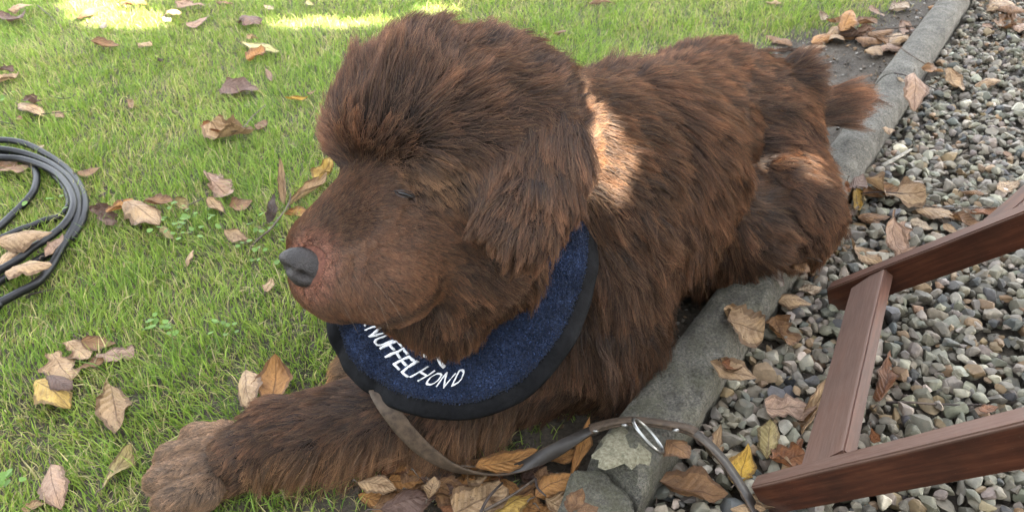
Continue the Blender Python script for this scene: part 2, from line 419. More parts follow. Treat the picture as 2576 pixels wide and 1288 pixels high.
# big stones first, small ones filter in last
for x, y, r in zip(gx, gy, gr):
    r_ = r; i0 = int((x-r_*.6-GX0)/GR); i1 = int((x+r_*.6-GX0)/GR)+1; j0 = int((y-r_*.6-GY0)/GR); j1 = int((y+r_*.6-GY0)/GR)+1
    w = hm[i0:i1, j0:j1]; base = .55*w.max() + .45*w.mean()
    hz = r*.55; z = base + hz*.62
    if w.mean() > .024 or z + hz > .046: continue
    k = rng.integers(NV); a = rng.uniform(0, 6.283); tx, ty = rng.normal(0, .28, 2)
    stones.append((x, y, z, r, k, a, tx, ty, rng.choice(len(pal), p=pw), rng.uniform(.8, 1.2)))
    xx = (np.arange(i0, i1)-(x-GX0)/GR)[:, None]*GR; yy = (np.arange(j0, j1)-(y-GY0)/GR)[None, :]*GR
    cap = z + hz*np.sqrt(np.clip(1-(xx**2+yy**2)/(r*.95)**2, 0.1, 1)); np.maximum(w, cap, out=w)
S = np.array(stones); S = S[S[:, 2] + S[:, 3]*.6 > hm_at(S[:, 0], S[:, 1]) - .013]     # stones deep in the bed never show
def rot(a, tx, ty):
    ca, sa = np.cos(a), np.sin(a); cx, sx = np.cos(tx), np.sin(tx); cY, sY = np.cos(ty), np.sin(ty)
    z = np.zeros_like(a); o = np.ones_like(a)
    Rz = np.stack([np.stack([ca, -sa, z], -1), np.stack([sa, ca, z], -1), np.stack([z, z, o], -1)], -2)
    Rx = np.stack([np.stack([o, z, z], -1), np.stack([z, cx, -sx], -1), np.stack([z, sx, cx], -1)], -2)
    Ry = np.stack([np.stack([cY, z, sY], -1), np.stack([z, o, z], -1), np.stack([-sY, z, cY], -1)], -2)
    return Rx @ Ry @ Rz
RS = rot(S[:, 5], S[:, 6], S[:, 7])
scol = np.clip(pal[S[:, 8].astype(int)]*np.array([1.13, 1.10, 1.05])*S[:, 9:10]*rng.uniform(.93, 1.07, (len(S), 3)), 0, .7)
px_, py_, pt_ = proj(S[:, :3]); top = S[:, 2] + S[:, 3]*.5 >= hm_at(S[:, 0], S[:, 1]) - .004
vis = (px_ > 10) & (px_ < 2566) & (py_ > 10) & (py_ < 1278) & top & ~((px_ < 2120) & (py_ < 700)) & ~((px_ < 1830) & (py_ < 980))
score = np.where(vis, S[:, 3]/pt_, 0); big = np.argsort(-score)[:300]; isbig = np.zeros(len(S), bool); isbig[big] = True
gravel = link('gravel_path', mesh_np('gravel_path', np.array([(*(K0-KD*3-KL*.05), .004), (*(K0-KD*3-KL*4), .004), (*(K0+KD*30-KL*4), .004), (*(K0+KD*30-KL*.05), .004)]), np.array([[0, 1, 2, 3]])), M['soil'])
tag(gravel, kind='structure')
SV, SF, SC = [], [], []; off = 0
for k in range(NV):
    idx = np.where((S[:, 4].astype(int) == k) & ~isbig)[0]
    if not len(idx): continue
    V = np.einsum('nij,vj->nvi', RS[idx], shapes1[k])*S[idx, 3][:, None, None] + S[idx, None, :3]
    nv = V.shape[1]; SV.append(V.reshape(-1, 3)); SF.append((icoF1[None] + (off + np.arange(len(idx))*nv)[:, None, None]).reshape(-1, 3)); off += len(idx)*nv
    SC.append(np.repeat(scol[idx], nv, axis=0))
gm = mesh_np('gravel', np.vstack(SV), np.vstack(SF), False, {'col': np.vstack(SC)})
def sharp_smooth(me, ang=26):
    me.polygons.foreach_set('use_smooth', np.full(len(me.polygons), True)); me.set_sharp_from_angle(angle=math.radians(ang))
sharp_smooth(gm); go = link('gravel', gm, M['stone'], gravel); tag(go, kind='stuff')
smesh = []
for k in range(NV):
    me = mesh_np('stone', shapes2[k], icoF2); sharp_smooth(me, 24); me.materials.append(M['stone_o']); smesh.append(me)
for i in big:
    o = bpy.data.objects.new('stone', smesh[int(S[i, 4])]); COL.objects.link(o); o.parent = gravel
    R4 = Matrix([[*RS[i][r], 0] for r in range(3)] + [[0, 0, 0, 1]])
    o.matrix_local = Matrix.Translation(S[i, :3]) @ R4 @ Matrix.Scale(S[i, 3], 4)
    o.color = (*scol[i], 1)
# --- broken concrete block in front of the kerb end
tp_ = [GS(x, y, .078)[:2] for x, y in ((1960, 1585), (2062, 1592), (2120, 1632), (2176, 1690), (2185, 1800), (2010, 1830), (1905, 1735))]
cb_ = np.mean(tp_, 0); b = bmesh.new(); hts = (.066, .070, .066, .060, .054, .058, .062)
vt = [b.verts.new((*(p-cb_), h)) for p, h in zip(tp_, hts)]; vb = [b.verts.new((*((p-cb_)*1.10), -.06)) for p in tp_]
b.faces.new(vt); b.faces.new(vb[::-1])
for i in range(7): b.faces.new((vt[i-1], vb[i-1], vb[i], vt[i]))
bmesh.ops.recalc_face_normals(b, faces=b.faces[:])
bmesh.ops.bevel(b, geom=b.edges[:], offset=.005, segments=2, affect='EDGES'); bmesh.ops.triangulate(b, faces=b.faces[:])
bmesh.ops.subdivide_edges(b, edges=[e for e in b.edges if e.calc_length() > .02], cuts=3, use_grid_fill=True)
for v in b.verts:
    n3 = Vector((mnoise.noise(v.co*38), mnoise.noise(v.co*38+Vector((5, 0, 0))), mnoise.noise(v.co*38+Vector((0, 9, 0))))); v.co += n3*.0032 + v.co.normalized()*.0016*mnoise.noise(v.co*110)
me = bpy.data.meshes.new('concrete_block'); b.to_mesh(me); b.free(); me.polygons.foreach_set('use_smooth', np.full(len(me.polygons), True)); me.set_sharp_from_angle(angle=math.radians(38))
blk = link('concrete_block', me, M['concrete']); blk.location = (cb_[0], cb_[1], 0)
tag(blk, 'broken grey concrete block lying against the mossy near end of the kerb', 'block')
# ------------------------------------------------------------------ the dog: one continuous body grown from rounded limbs
PR = []
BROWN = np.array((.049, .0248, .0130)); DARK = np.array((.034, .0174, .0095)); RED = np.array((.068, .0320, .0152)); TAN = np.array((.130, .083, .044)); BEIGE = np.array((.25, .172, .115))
def rc(g, a, b, ra, rb, ln, lift, col, flow, k=.03, den=1.0, grav=.3, cl=.5):
    PR.append(dict(kind='rc', g=g, a=np.asarray(a, float), b=np.asarray(b, float), ra=ra, rb=rb, ln=ln, lift=lift, col=col, flow=flow, k=k, den=den, grav=grav, cl=cl))
def el(g, c, ax, ln, lift, col, flow, axes=None, k=.03, den=1.0, grav=.3, cl=.5):
    PR.append(dict(kind='el', g=g, c=np.asarray(c, float), ax=np.asarray(ax, float), M=np.eye(3) if axes is None else np.asarray(axes, float), ln=ln, lift=lift, col=col, flow=flow, k=k, den=den, grav=grav, cl=cl))
CAMAX = np.stack([RIGHT, UP, FWD])
BACK = nrm(np.array([.52, .62, 0]))
bodyflow = ('vec', nrm(np.array([.22, .20, -.95])))
backflow = ('vec', nrm(np.array([.60, .45, -.55])))
# trunk
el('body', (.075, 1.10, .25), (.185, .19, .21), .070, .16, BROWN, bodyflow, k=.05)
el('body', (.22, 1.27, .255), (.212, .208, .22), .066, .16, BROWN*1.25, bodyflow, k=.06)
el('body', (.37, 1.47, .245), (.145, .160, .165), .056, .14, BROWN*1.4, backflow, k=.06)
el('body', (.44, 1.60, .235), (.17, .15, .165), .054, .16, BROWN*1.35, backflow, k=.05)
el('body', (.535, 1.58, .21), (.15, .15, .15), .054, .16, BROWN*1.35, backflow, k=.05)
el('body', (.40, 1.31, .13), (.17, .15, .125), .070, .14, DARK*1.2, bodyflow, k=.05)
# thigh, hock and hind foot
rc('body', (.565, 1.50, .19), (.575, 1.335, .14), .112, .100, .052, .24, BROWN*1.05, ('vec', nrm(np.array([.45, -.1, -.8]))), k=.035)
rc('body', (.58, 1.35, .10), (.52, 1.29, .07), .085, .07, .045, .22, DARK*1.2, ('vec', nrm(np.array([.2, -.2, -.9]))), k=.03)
# tuft at the tail root and the tail lying across the kerb
tb = np.array([.62, 1.69, .20]); tm = Q(2100, 268, 1.86); te = Q(2150, 262, 1.92)
rc('tail', tb, tm, .050, .036, .085, .10, RED*.9, ('vec', nrm(te-tb)), k=.03, cl=.75, grav=.1)
rc('tail', tm, te, .036, .014, .105, .06, RED, ('vec', nrm(te-tm + np.array([.02, 0, -.01]))), k=.02, cl=.75, grav=.1)
el('body', Q(2000, 205, 1.70), (.045, .045, .045), .055, .5, DARK*1.3, ('vec', nrm(np.array([.6, .5, .2]))), k=.03)
# shoulder, upper arm, near foreleg stretched over the lawn
rc('body', (.15, 1.10, .27), (.14, 1.00, .14), .145, .115, .072, .14, BROWN*.95, bodyflow, k=.04)
rc('leg', (.13, .985, .10), (-.12, .880, .068), .092, .072, .050, .16, BROWN*.9, ('vec', nrm(np.array([-.55, -.3, -.5]))), k=.04, den=1.2)
rc('leg', (-.12, .880, .068), (-.365, .805, .060), .072, .056, .042, .16, BROWN*.95, ('vec', nrm(np.array([-1, -.25, -.25]))), k=.03, den=1.3)
rc('leg', (-.365, .805, .060), (-.425, .772, .054), .058, .042, .026, .16, BROWN*.9, ('vec', nrm(np.array([-1, -.2, -.15]))), k=.02, den=1.7)
for (dx, dy, c) in ((-.054, .052, BEIGE*.72), (-.080, .013, BEIGE*.60), (-.078, -.030, BEIGE*.50), (-.050, -.072, BEIGE*.55)):
    q = np.array([-.458+dx, .768+dy, .040]); rc('paw', (-.45+dx*.2, .768+dy*.8, .05), q, .026, .0235, .014, .20, c, ('vec', nrm(np.array([-1, -.15+dy*4, -.5]))), k=.004, den=3.2)
# the other foreleg, folded under the bib
rc('leg', (-.02, 1.10, .10), (-.235, .985, .06), .07, .05, .03, .2, TAN*.8, ('vec', nrm(np.array([-1, -.4, -.3]))), k=.03)
rc('leg', (-.235, .985, .06), (-.275, .965, .045), .05, .04, .026, .2, TAN*1.1, ('vec', nrm(np.array([-1, -.4, -.3]))), k=.02)
# neck
rc('neck', Q(1320, 380, 1.15), (.10, 1.13, .36), .115, .16, .060, .22, BROWN, ('vec', nrm(np.array([.45, .35, -.6]))), k=.05)
# skull
BROWPT = Q(905, 458, .925)
el('head', Q(1105, 318, 1.03), (.128, .122, .125), .050, .42, DARK*1.35, ('away', BROWPT), axes=CAMAX, k=.03, den=1.5, grav=.05)
el('head', Q(1270, 315, 1.06), (.105, .112, .11), .048, .32, DARK*1.25, ('away', BROWPT), axes=CAMAX, k=.04, den=1.4, grav=.15)
el('head', Q(935, 345, .985), (.050, .050, .062), .036, .5, DARK*1.25, ('away', BROWPT), axes=CAMAX, k=.03, den=1.6, grav=.0)
# cheek and muzzle
NOSEPT = Q(735, 640, .99); MZ = np.array((.074, .0362, .0180))
rc('head', Q(1120, 480, .995), Q(1160, 650, 1.035), .080, .078, .034, .2, BROWN*.95, ('vec', nrm(np.array([.55, .1, -.8]))), k=.035, den=1.7, grav=.2)
rc('muzzle', Q(935, 505, .975), Q(800, 612, .985), .048, .036, .0125, .2, MZ*.85, ('away', NOSEPT), k=.02, den=6, grav=.1, cl=.25)
rc('muzzle', Q(1035, 590, 1.0), Q(860, 655, 1.0), .084, .053, .0125, .2, MZ*.95, ('away', NOSEPT), k=.025, den=6, grav=.1, cl=.25)
rc('muzzle', Q(815, 705, 1.0), Q(850, 712, .99), .040, .046, .011, .18, MZ, ('vec', nrm(np.array([.5, -.1, -.7]))), k=.03, den=6, grav=.1, cl=.25)
rc('muzzle', Q(870, 700, .98), Q(985, 698, .952), .050, .060, .013, .18, MZ*1.2, ('vec', nrm(np.array([.75, .05, -.55]))), k=.02, den=6, grav=.1, cl=.25)
el('head', Q(1085, 452, .945), (.036, .019, .024), .026, .3, TAN*.75, ('vec', nrm(np.array([.8, .1, -.3]))), axes=CAMAX, k=.02, den=2)
# lower jaw with a fold behind the lip, and the throat ruff
rc('head', Q(1015, 775, 1.05), Q(1110, 772, 1.05), .034, .055, .030, .2, RED*.8, ('vec', nrm(np.array([.05, -.1, -1]))), k=.012, den=1.7, grav=.3)
rc('head', Q(1115, 762, 1.06), Q(1235, 650, 1.07), .060, .070, .044, .2, BROWN*1.1, ('vec', nrm(np.array([-.12, -.1, -1]))), k=.03, den=1.6, grav=.4, cl=.6)
# hanging ear
EARC = Q(1340, 430, .936)
_eu = nrm(UP*.90 + RIGHT*.28 + FWD*.36); _er = nrm(RIGHT - _eu*(RIGHT @ _eu)); earax = np.stack([_er, _eu, np.cross(_eu, _er)])
el('ear', EARC, (.070, .100, .022), .052, .10, BROWN*1.25, ('vec', nrm(-UP - RIGHT*.08)), axes=earax, k=.028, den=1.6, grav=.4, cl=.6)
el('ear', Q(1325, 555, .908), (.038, .046, .018), .035, .12, BROWN*1.4, ('vec', nrm(np.array([-.10, -.05, -1]))), axes=CAMAX, k=.014, den=1.6, grav=.4, cl=.6)

def sdf1(p, P):
    if p['kind'] == 'rc':
        ab = p['b']-p['a']; h = np.clip(((P-p['a']) @ ab)/(ab @ ab), 0, 1)
        return np.linalg.norm(P - p['a'] - h[..., None]*ab, axis=-1) - (p['ra'] + (p['rb']-p['ra'])*h)
    q = (P-p['c']) @ p['M'].T; r = p['ax']; k0 = np.linalg.norm(q/r, axis=-1); k1 = np.linalg.norm(q/(r*r), axis=-1)
    return np.where(k1 > 1e-6, k0*(k0-1)/np.maximum(k1, 1e-6), -r.min())
def body_field(P):
    d = None
    for p in PR:
        e = sdf1(p, P)
        if d is None: d = e
        else:
            k = p['k']; h = np.maximum(k-np.abs(d-e), 0)/k; d = np.minimum(d, e) - h*h*k*.25
    return np.maximum(d, .006 - P[..., 2])
def surface_nets(f, lo, hi, h):
    n = np.ceil((np.array(hi)-lo)/h).astype(int)+1
    ax = [lo[i] + h*np.arange(n[i]) for i in range(3)]
    Fv = np.empty(n, np.float32)
    X, Y = np.meshgrid(ax[0], ax[1], indexing='ij')
    for k in range(n[2]): Fv[:, :, k] = f(np.stack([X, Y, np.full_like(X, ax[2][k])], -1))
    ins = Fv < 0; c = n-1
    cnt = np.zeros(c, np.int32); acc = np.zeros((*c, 3), np.float32)
    def sl(o): return tuple(slice(o[i], o[i]+c[i]) for i in range(3))
    for a in range(3):
        for b1 in (0, 1):
            for b2 in (0, 1):
                o0 = [0, 0, 0]; oth = [i for i in range(3) if i != a]; o0[oth[0]] = b1; o0[oth[1]] = b2
                o1 = list(o0); o1[a] = 1
                A, B = Fv[sl(o0)], Fv[sl(o1)]; x = (A < 0) != (B < 0)
                t = np.where(x, A/np.where(x, A-B, 1), 0); cnt += x
                for i in range(3): acc[..., i] += np.where(x, o0[i] + (t if i == a else 0), 0)
    act = cnt > 0; idx = np.full(c, -1, np.int64); idx[act] = np.arange(act.sum())
    ii = np.argwhere(act); V = lo + h*(ii + acc[act]/cnt[act][:, None]); Fs = []
    for a in range(3):
        u, w = [(1, 2), (2, 0), (0, 1)][a]
        s0 = [slice(0, None)]*3; s1 = [slice(0, None)]*3; s0[a] = slice(0, n[a]-1); s1[a] = slice(1, n[a])
        A, B = ins[tuple(s0)], ins[tuple(s1)]; e = np.argwhere(A != B); flip = A[tuple(e.T)]
        g = (e[:, u] > 0) & (e[:, w] > 0) & (e[:, u] < c[u]) & (e[:, w] < c[w]); e, flip = e[g], flip[g]
        def cell(du, dw):
            q = e.copy(); q[:, u] -= du; q[:, w] -= dw; return idx[tuple(q.T)]
        q = np.stack([cell(1, 1), cell(0, 1), cell(0, 0), cell(1, 0)], 1); q[~flip] = q[~flip][:, ::-1]; Fs.append(q)
    return V, np.vstack(Fs)
DV, DF = surface_nets(body_field, np.array([-.66, .62, -.01]), np.array([1.12, 2.05, .74]), .0095)
def body_normal(P, e=.004):
    g = np.stack([body_field(P+np.eye(3)[i]*e) - body_field(P-np.eye(3)[i]*e) for i in range(3)], -1); return nrm(g)
dog_base = np.array([.15, 1.1, 0.0])
Dv = np.stack([sdf1(p, DV) for p in PR], 1); Wv = np.exp(-(Dv-Dv.min(1, keepdims=True))/.011); Wv /= Wv.sum(1, keepdims=True)
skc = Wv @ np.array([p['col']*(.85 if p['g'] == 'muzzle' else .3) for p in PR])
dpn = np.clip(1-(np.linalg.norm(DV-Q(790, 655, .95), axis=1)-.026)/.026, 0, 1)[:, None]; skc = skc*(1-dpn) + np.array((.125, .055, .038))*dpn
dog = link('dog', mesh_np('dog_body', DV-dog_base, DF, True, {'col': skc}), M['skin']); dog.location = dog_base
tag(dog, 'large fluffy brown dog lying on the lawn against the kerb, wearing a navy bib', 'dog')
def dogchild(name, me, m): 
    o = link(name, me, m); o.parent = dog; o.matrix_parent_inverse = Matrix.Translation(-Vector(dog_base)); return o

# ---- bib surface (built before the fur so that the coat can lie under it)
BO = [(1462, 455, 1.19), (1500, 545, 1.155), (1506, 650, 1.125), (1484, 765, 1.105), (1432, 878, 1.09), (1342, 985, 1.08), (1235, 1040, 1.085), (1130, 1054, 1.095), (1012, 1030, 1.11), (922, 985, 1.13), (862, 925, 1.15), (833, 850, 1.165), (836, 770, 1.18), (872, 690, 1.20)]
BI = [(1385, 470, 1.15), (1392, 555, 1.125), (1365, 640, 1.105), (1325, 715, 1.10), (1285, 765, 1.10), (1240, 800, 1.105), (1185, 822, 1.11), (1125, 826, 1.12), (1065, 818, 1.13), (1015, 798, 1.145), (985, 770, 1.16), (970, 740, 1.17), (975, 710, 1.19), (990, 675, 1.20)]
bo = catmull([Q(*p) for p in BO], 8); bi = catmull([Q(*p) for p in BI], 8)
NBR = 15
def bib_point(i, r):
    a, b_ = bi[i], bo[i]
    p = a + (b_-a)*r; w = nrm(np.cross(b_-a, bo[min(i+1, len(bo)-1)]-bo[max(i-1, 0)]))
    if w @ (np.array([0, 0, CAMH])-p) < 0: w = -w
    p = p + w*(.016*math.sin(math.pi*r) + .010*math.sin(i*.21+1)*r*r + .006*math.sin(i*.43)*r + .003*math.sin(i*.9+r*5)*r)
    return p
BV = np.array([[bib_point(i, r) for r in np.linspace(0, 1, NBR)] for i in range(len(bo))]); nb = len(bo)
bibF = np.array([(i*NBR+j, i*NBR+j+1, (i+1)*NBR+j+1, (i+1)*NBR+j) for i in range(nb-1) for j in range(NBR-1)])
bib_bvh = BVHTree.FromPolygons([tuple(v) for v in BV.reshape(-1, 3)], [tuple(f) for f in bibF])

# ---- fur
EYE = Q(1022, 489, .905)
def surf_at(x, y):
    """first point of the dog's skin seen at picture position x, y"""
    t = .75
    for _ in range(160):
        p = Q(x, y, t); d = float(body_field(p[None])[0])
        if d < .0004: break
        t += d*.7
    return p
EYE = surf_at(1022, 489); NOSE = surf_at(775, 668)
tri = np.vstack([DF[:, [0, 1, 2]], DF[:, [0, 2, 3]]]); A, B, C = DV[tri[:, 0]], DV[tri[:, 1]], DV[tri[:, 2]]
cen = (A+B+C)/3; area = .5*np.linalg.norm(np.cross(B-A, C-A), axis=1)
tn = nrm(np.cross(B-A, C-A)); D = np.stack([sdf1(p, cen) for p in PR], 1)
W = np.exp(-(D-D.min(1, keepdims=True))/.012); W /= W.sum(1, keepdims=True)
den = W @ np.array([p['den'] for p in PR]); tocam = nrm(np.array([0, 0, CAMH])-cen)
face = (tn*tocam).sum(1)
wgt = area*den*np.where(face > -.3, 1.0, .3)*(cen[:, 2] > .012)
NF = FURN
pick = rng.choice(len(tri), NF, p=wgt/wgt.sum()); u, v = rng.random(NF), rng.random(NF); fl = u+v > 1; u[fl], v[fl] = 1-u[fl], 1-v[fl]
P0 = A[pick] + u[:, None]*(B-A)[pick] + v[:, None]*(C-A)[pick]
Nn = body_normal(P0)
D = np.stack([sdf1(p, P0) for p in PR], 1); Wt = np.exp(-(D-D.min(1, keepdims=True))/.011); Wt /= Wt.sum(1, keepdims=True)
def attr(k): return Wt @ np.array([p[k] for p in PR], float)
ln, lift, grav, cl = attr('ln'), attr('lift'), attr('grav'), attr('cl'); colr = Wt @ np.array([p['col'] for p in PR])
flow = np.zeros((NF, 3))
for k, p in enumerate(PR):
    f = np.broadcast_to(p['flow'][1], (NF, 3)) if p['flow'][0] == 'vec' else nrm(P0-p['flow'][1])
    flow += Wt[:, k:k+1]*f
gnames = ['body', 'tail', 'leg', 'neck', 'head', 'muzzle', 'ear', 'paw']; gid = np.array([gnames.index(p['g']) for p in PR])[D.argmin(1)]
# the coat lies in drifting locks
sw = np.stack([snoise(P0, 16, 40+i) for i in range(3)], 1)*.38 + np.stack([snoise(P0, 48, 50+i) for i in range(3)], 1)*.24
short = np.isin(gid, [5]); feath = (gid == 2) & (Nn[:, 2] < .5) & (Nn[:, 1] < .1) & (P0[:, 0] > -.40) & (P0[:, 0] < .02) & (rng.random(NF) < .75)
flow[feath] = np.array([-.25, -.75, -.55])
flow = flow + sw*np.where(short, .35, 1.0)[:, None]
tang = flow - Nn*(flow*Nn).sum(1, keepdims=True); tang = nrm(tang)
PX, PY, PT = proj(P0)
dn = np.linalg.norm(P0-NOSE, axis=1); de = np.linalg.norm(P0-EYE, axis=1)
# bare leather above the nose, thin hair round the eye, feathering behind the foreleg
noseb = np.clip((dn-.026)/.035, 0, 1); ln = np.where(gid == 5, ln*(.22+.78*noseb), ln)
ln = np.where(de < .014, ln*.5, ln)
ln = np.where(feath, ln*rng.uniform(1.2, 3.0, NF), ln); colr = np.where(feath[:, None], colr*1.3 + TAN*.5, colr)
dth = np.linalg.norm(np.stack([PX-2000, PY-640], 1)/np.array([110, 90]), axis=1) < 1
# pale toes and dark wrist, reddish bald bridge of the nose
BRG = surf_at(800, 632); dbr = np.linalg.norm(P0-BRG, axis=1)
pink = np.maximum(np.clip(1-(dn-.026)/.026, 0, 1), np.clip(1-(dbr-.010)/.022, 0, 1))*(gid == 5); colr = colr*(1-pink[:, None]) + np.array((.19, .085, .055))*pink[:, None]
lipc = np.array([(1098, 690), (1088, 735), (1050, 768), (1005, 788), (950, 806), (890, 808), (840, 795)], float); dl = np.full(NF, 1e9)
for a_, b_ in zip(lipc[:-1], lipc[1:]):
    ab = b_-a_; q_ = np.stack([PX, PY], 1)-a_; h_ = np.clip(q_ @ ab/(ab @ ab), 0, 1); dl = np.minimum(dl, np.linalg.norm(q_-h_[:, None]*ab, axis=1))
lipd = np.exp(-(dl/11)**2)*np.isin(gid, [4, 5])*(PT < 1.06); colr = colr*(1-.72*lipd[:, None])      # dark lip edge, with the mouth fold's shade painted in
sad = np.exp(-(((PX-870)/70)**2 + ((PY-560)/80)**2))*(gid == 5); colr = colr*(1-.45*sad[:, None])
stop = np.exp(-(((PX-935)/85)**2 + ((PY-462)/42)**2))*np.isin(gid, [4, 5])*(PT < 1.05); colr = colr*(1-.42*stop[:, None])  # dark coat mask at the stop, partly brow shade painted in
brow = np.exp(-(((PX-1080)/75)**2 + ((PY-440)/42)**2))*(gid == 4)*(PT < 1.0); colr = colr*(1-brow[:, None]*.7) + TAN*.95*brow[:, None]*.7
red = np.clip(snoise(P0, 7, 77), 0, 1)[:, None]; colr = colr*(1-.35*red) + RED*.35*red
ln = ln*rng.uniform(.62, 1.18, NF)*(1+.22*snoise(P0, 30, 61))
KP = 8; ss = np.linspace(0, 1, KP)
# locks: every strand belongs to a small and to a large lock with a direction, length and tone of its own
def locks(spacing):
    n = int((area*np.where(cen[:, 2] > .01, 1, 0)).sum()/spacing**2); pk = rng.choice(len(tri), n, p=area/area.sum())
    gp = cen[pk]; kt = KDTree(n)
    for j, g in enumerate(gp): kt.insert(g, j)
    kt.balance(); jit = P0 + rng.normal(0, spacing*.12, P0.shape)
    return np.fromiter((kt.find(p)[1] for p in jit), dtype=np.int64, count=NF), n, gp
LA, nA_, gA = locks(.026); LB, nB_, gB = locks(.0105)
rA, rB = rng.normal(0, 1, (nA_, 3)), rng.normal(0, 1, (nB_, 3))
soft = np.array([.62, .22, .6, .6, .46, .2, .42, .22])[gid]
sway = (rA[LA]*.20 + rB[LB]*.15)*soft[:, None]
lenm = np.exp(rng.normal(0, .14, nA_))[LA]*np.exp(rng.normal(0, .13, nB_))[LB]; ln = ln*np.where(short, 1, lenm)
colr = colr*np.exp(rng.normal(0, 1, nA_)[LA]*np.where(short | (gid == 7), .06, .19) + rng.normal(0, 1, nB_)[LB]*np.where(short | (gid == 7), .10, .21))[:, None]
lr = np.clip(lift + rng.normal(0, .05, NF) + (rng.normal(0, .10, nA_)[LA] + rng.normal(0, .07, nB_)[LB])*soft, .04, .8)
d0 = nrm(lr[:, None]*Nn + (1-lr)[:, None]*nrm(tang+sway*.8) + rng.normal(0, .06, (NF, 3)))
end = nrm(tang + sway*1.5 + .08*Nn + rng.normal(0, .10, (NF, 3)) + np.array([0, 0, -1.0])*grav[:, None]*.7)
nd = (end*Nn).sum(1); end = nrm(end - Nn*np.minimum(nd-.03, 0)[:, None])
wavA = rng.normal(0, 1, (nA_, 3))[LA]; wavB = rng.normal(0, 1, (nB_, 3))[LB]; phA = rng.uniform(0, 6.28, nA_)[LA]; phB = rng.uniform(0, 6.28, nB_)[LB]
PTS = np.empty((NF, KP, 3)); PTS[:, 0] = P0 - Nn*.002
for k in range(1, KP):
    s = (k-.5)/(KP-1); d = nrm(d0*(1-s) + end*s)
    wob = (wavA*(np.sin(phA + s*5.0)*.17)[:, None] + wavB*(np.sin(phB + s*8.0)*.17)[:, None])*soft[:, None] + rng.normal(0, .05, (NF, 3))*soft[:, None]
    PTS[:, k] = PTS[:, k-1] + nrm(d+wob)*(ln/(KP-1))[:, None]
    lowp = ((PTS[:, k]-P0)*Nn).sum(1); PTS[:, k] += Nn*np.maximum(.002-lowp, 0)[:, None]
# strands of a lock draw together towards its tip
for LX, n_, amt, pw_ in ((LA, nA_, .38, 1.3), (LB, nB_, .62, 1.1)):
    cnt_ = np.maximum(np.bincount(LX, minlength=n_), 1)[:, None]
    for k in range(1, KP):
        mean = np.stack([np.bincount(LX, weights=PTS[:, k, i], minlength=n_) for i in range(3)], 1)/cnt_
        w = (ss[k]**pw_*amt*np.clip(cl*1.6, 0, 1)*np.where(rng.random(NF) < .88, 1, .25))[:, None]
        PTS[:, k] = PTS[:, k]*(1-w) + mean[LX]*w
# the coat is pressed flat under the bib
keep = np.ones(NF, bool); lim = np.ones(NF)
cand = np.where(np.isin(gid, [0, 2, 3]) & (PX > 780) & (PX < 1560) & (PY > 420) & (PY < 1100))[0]
for i in cand:
    a, b_ = Vector(PTS[i, 0]), Vector(PTS[i, -1]); dv = b_-a; L = dv.length
    h = bib_bvh.ray_cast(a, dv.normalized(), L*1.15)
    if h[0] is not None: lim[i] = max(0, (h[3]-.004)/(L*1.15))*.9
    n_ = bib_bvh.ray_cast(a, (Vector((0, 0, CAMH))-a).normalized(), .03)
    if n_[0] is not None: lim[i] = min(lim[i], .3)
keep &= lim > .08
PTS = PTS[:, :1] + (PTS-PTS[:, :1])*lim[:, None, None]
PTS[..., 2] = np.maximum(PTS[..., 2], .004 + .004*rng.random((NF, 1)))
keep &= ~((de < .007)) & ~((dn < .026) & (gid == 5) & (PX < 835))
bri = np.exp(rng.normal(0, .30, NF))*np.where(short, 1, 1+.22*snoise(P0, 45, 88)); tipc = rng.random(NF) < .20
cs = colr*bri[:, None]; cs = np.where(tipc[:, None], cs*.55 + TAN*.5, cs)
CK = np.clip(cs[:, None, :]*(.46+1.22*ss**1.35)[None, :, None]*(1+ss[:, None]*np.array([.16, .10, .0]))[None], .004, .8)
RAD0 = np.where(short, .00030, .00034)
RK = RAD0[:, None]*(1-.78*ss**1.5)[None, :]
fur_names = ['body_fur', 'tail_fur', 'leg_fur', 'neck_fur', 'head_fur', 'muzzle_fur', 'ear_fur', 'paw_fur']
def hair_object(name, P, R, Cc, m, parent, base):
    cu = bpy.data.hair_curves.new(name); n, k = P.shape[:2]; cu.add_curves([k]*n)
    cu.points.foreach_set('position', np.ascontiguousarray(P-base, dtype=np.float32).ravel())
    cu.points.foreach_set('radius', np.ascontiguousarray(R, dtype=np.float32).ravel())
    a = cu.attributes.new('col', 'FLOAT_COLOR', 'POINT')
    a.data.foreach_set('color', np.concatenate([Cc, np.ones((n, k, 1))], -1).astype(np.float32).ravel())
    cu.materials.append(m); o = bpy.data.objects.new(name, cu); COL.objects.link(o); o.parent = parent; return o
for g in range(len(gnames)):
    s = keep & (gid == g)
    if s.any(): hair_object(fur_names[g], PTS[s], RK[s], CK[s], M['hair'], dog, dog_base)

# ---- nose
b = bmesh.new(); bmesh.ops.create_uvsphere(b, u_segments=40, v_segments=28, radius=1)
tilt = math.radians(24); ex = RIGHT*math.cos(tilt) - UP*math.sin(tilt); ey = UP*math.cos(tilt) + RIGHT*math.sin(tilt); ez = -FWD
nc = Q(774, 668, .950)
for v in b.verts:
    x, y, z = v.co
    t_ = y
    wx = 1.0 if y > 0 else 1.0 - .52*(-y)**1.2                     # narrower below
    p = np.array([x*wx*.037, y*(.021 if y > 0 else .028), (abs(z)**.8)*math.copysign(1, z)*.018])
    p[1] += -.004*(x**2)
    for sx, sy, sz in ((.12, -.46, .85), (-.72, -.4, .5)):
        dq = ((x-sx)/.30)**2 + ((y-sy)/.14)**2 + ((z-sz)/.5)**2
        p -= np.array([x, y, z])*.010*math.exp(-dq)
    p += np.array([x, y, z])*.0006*mnoise.noise(Vector((x, y, z))*9)
    v.co = nc + ex*p[0] + ey*p[1] + ez*p[2]
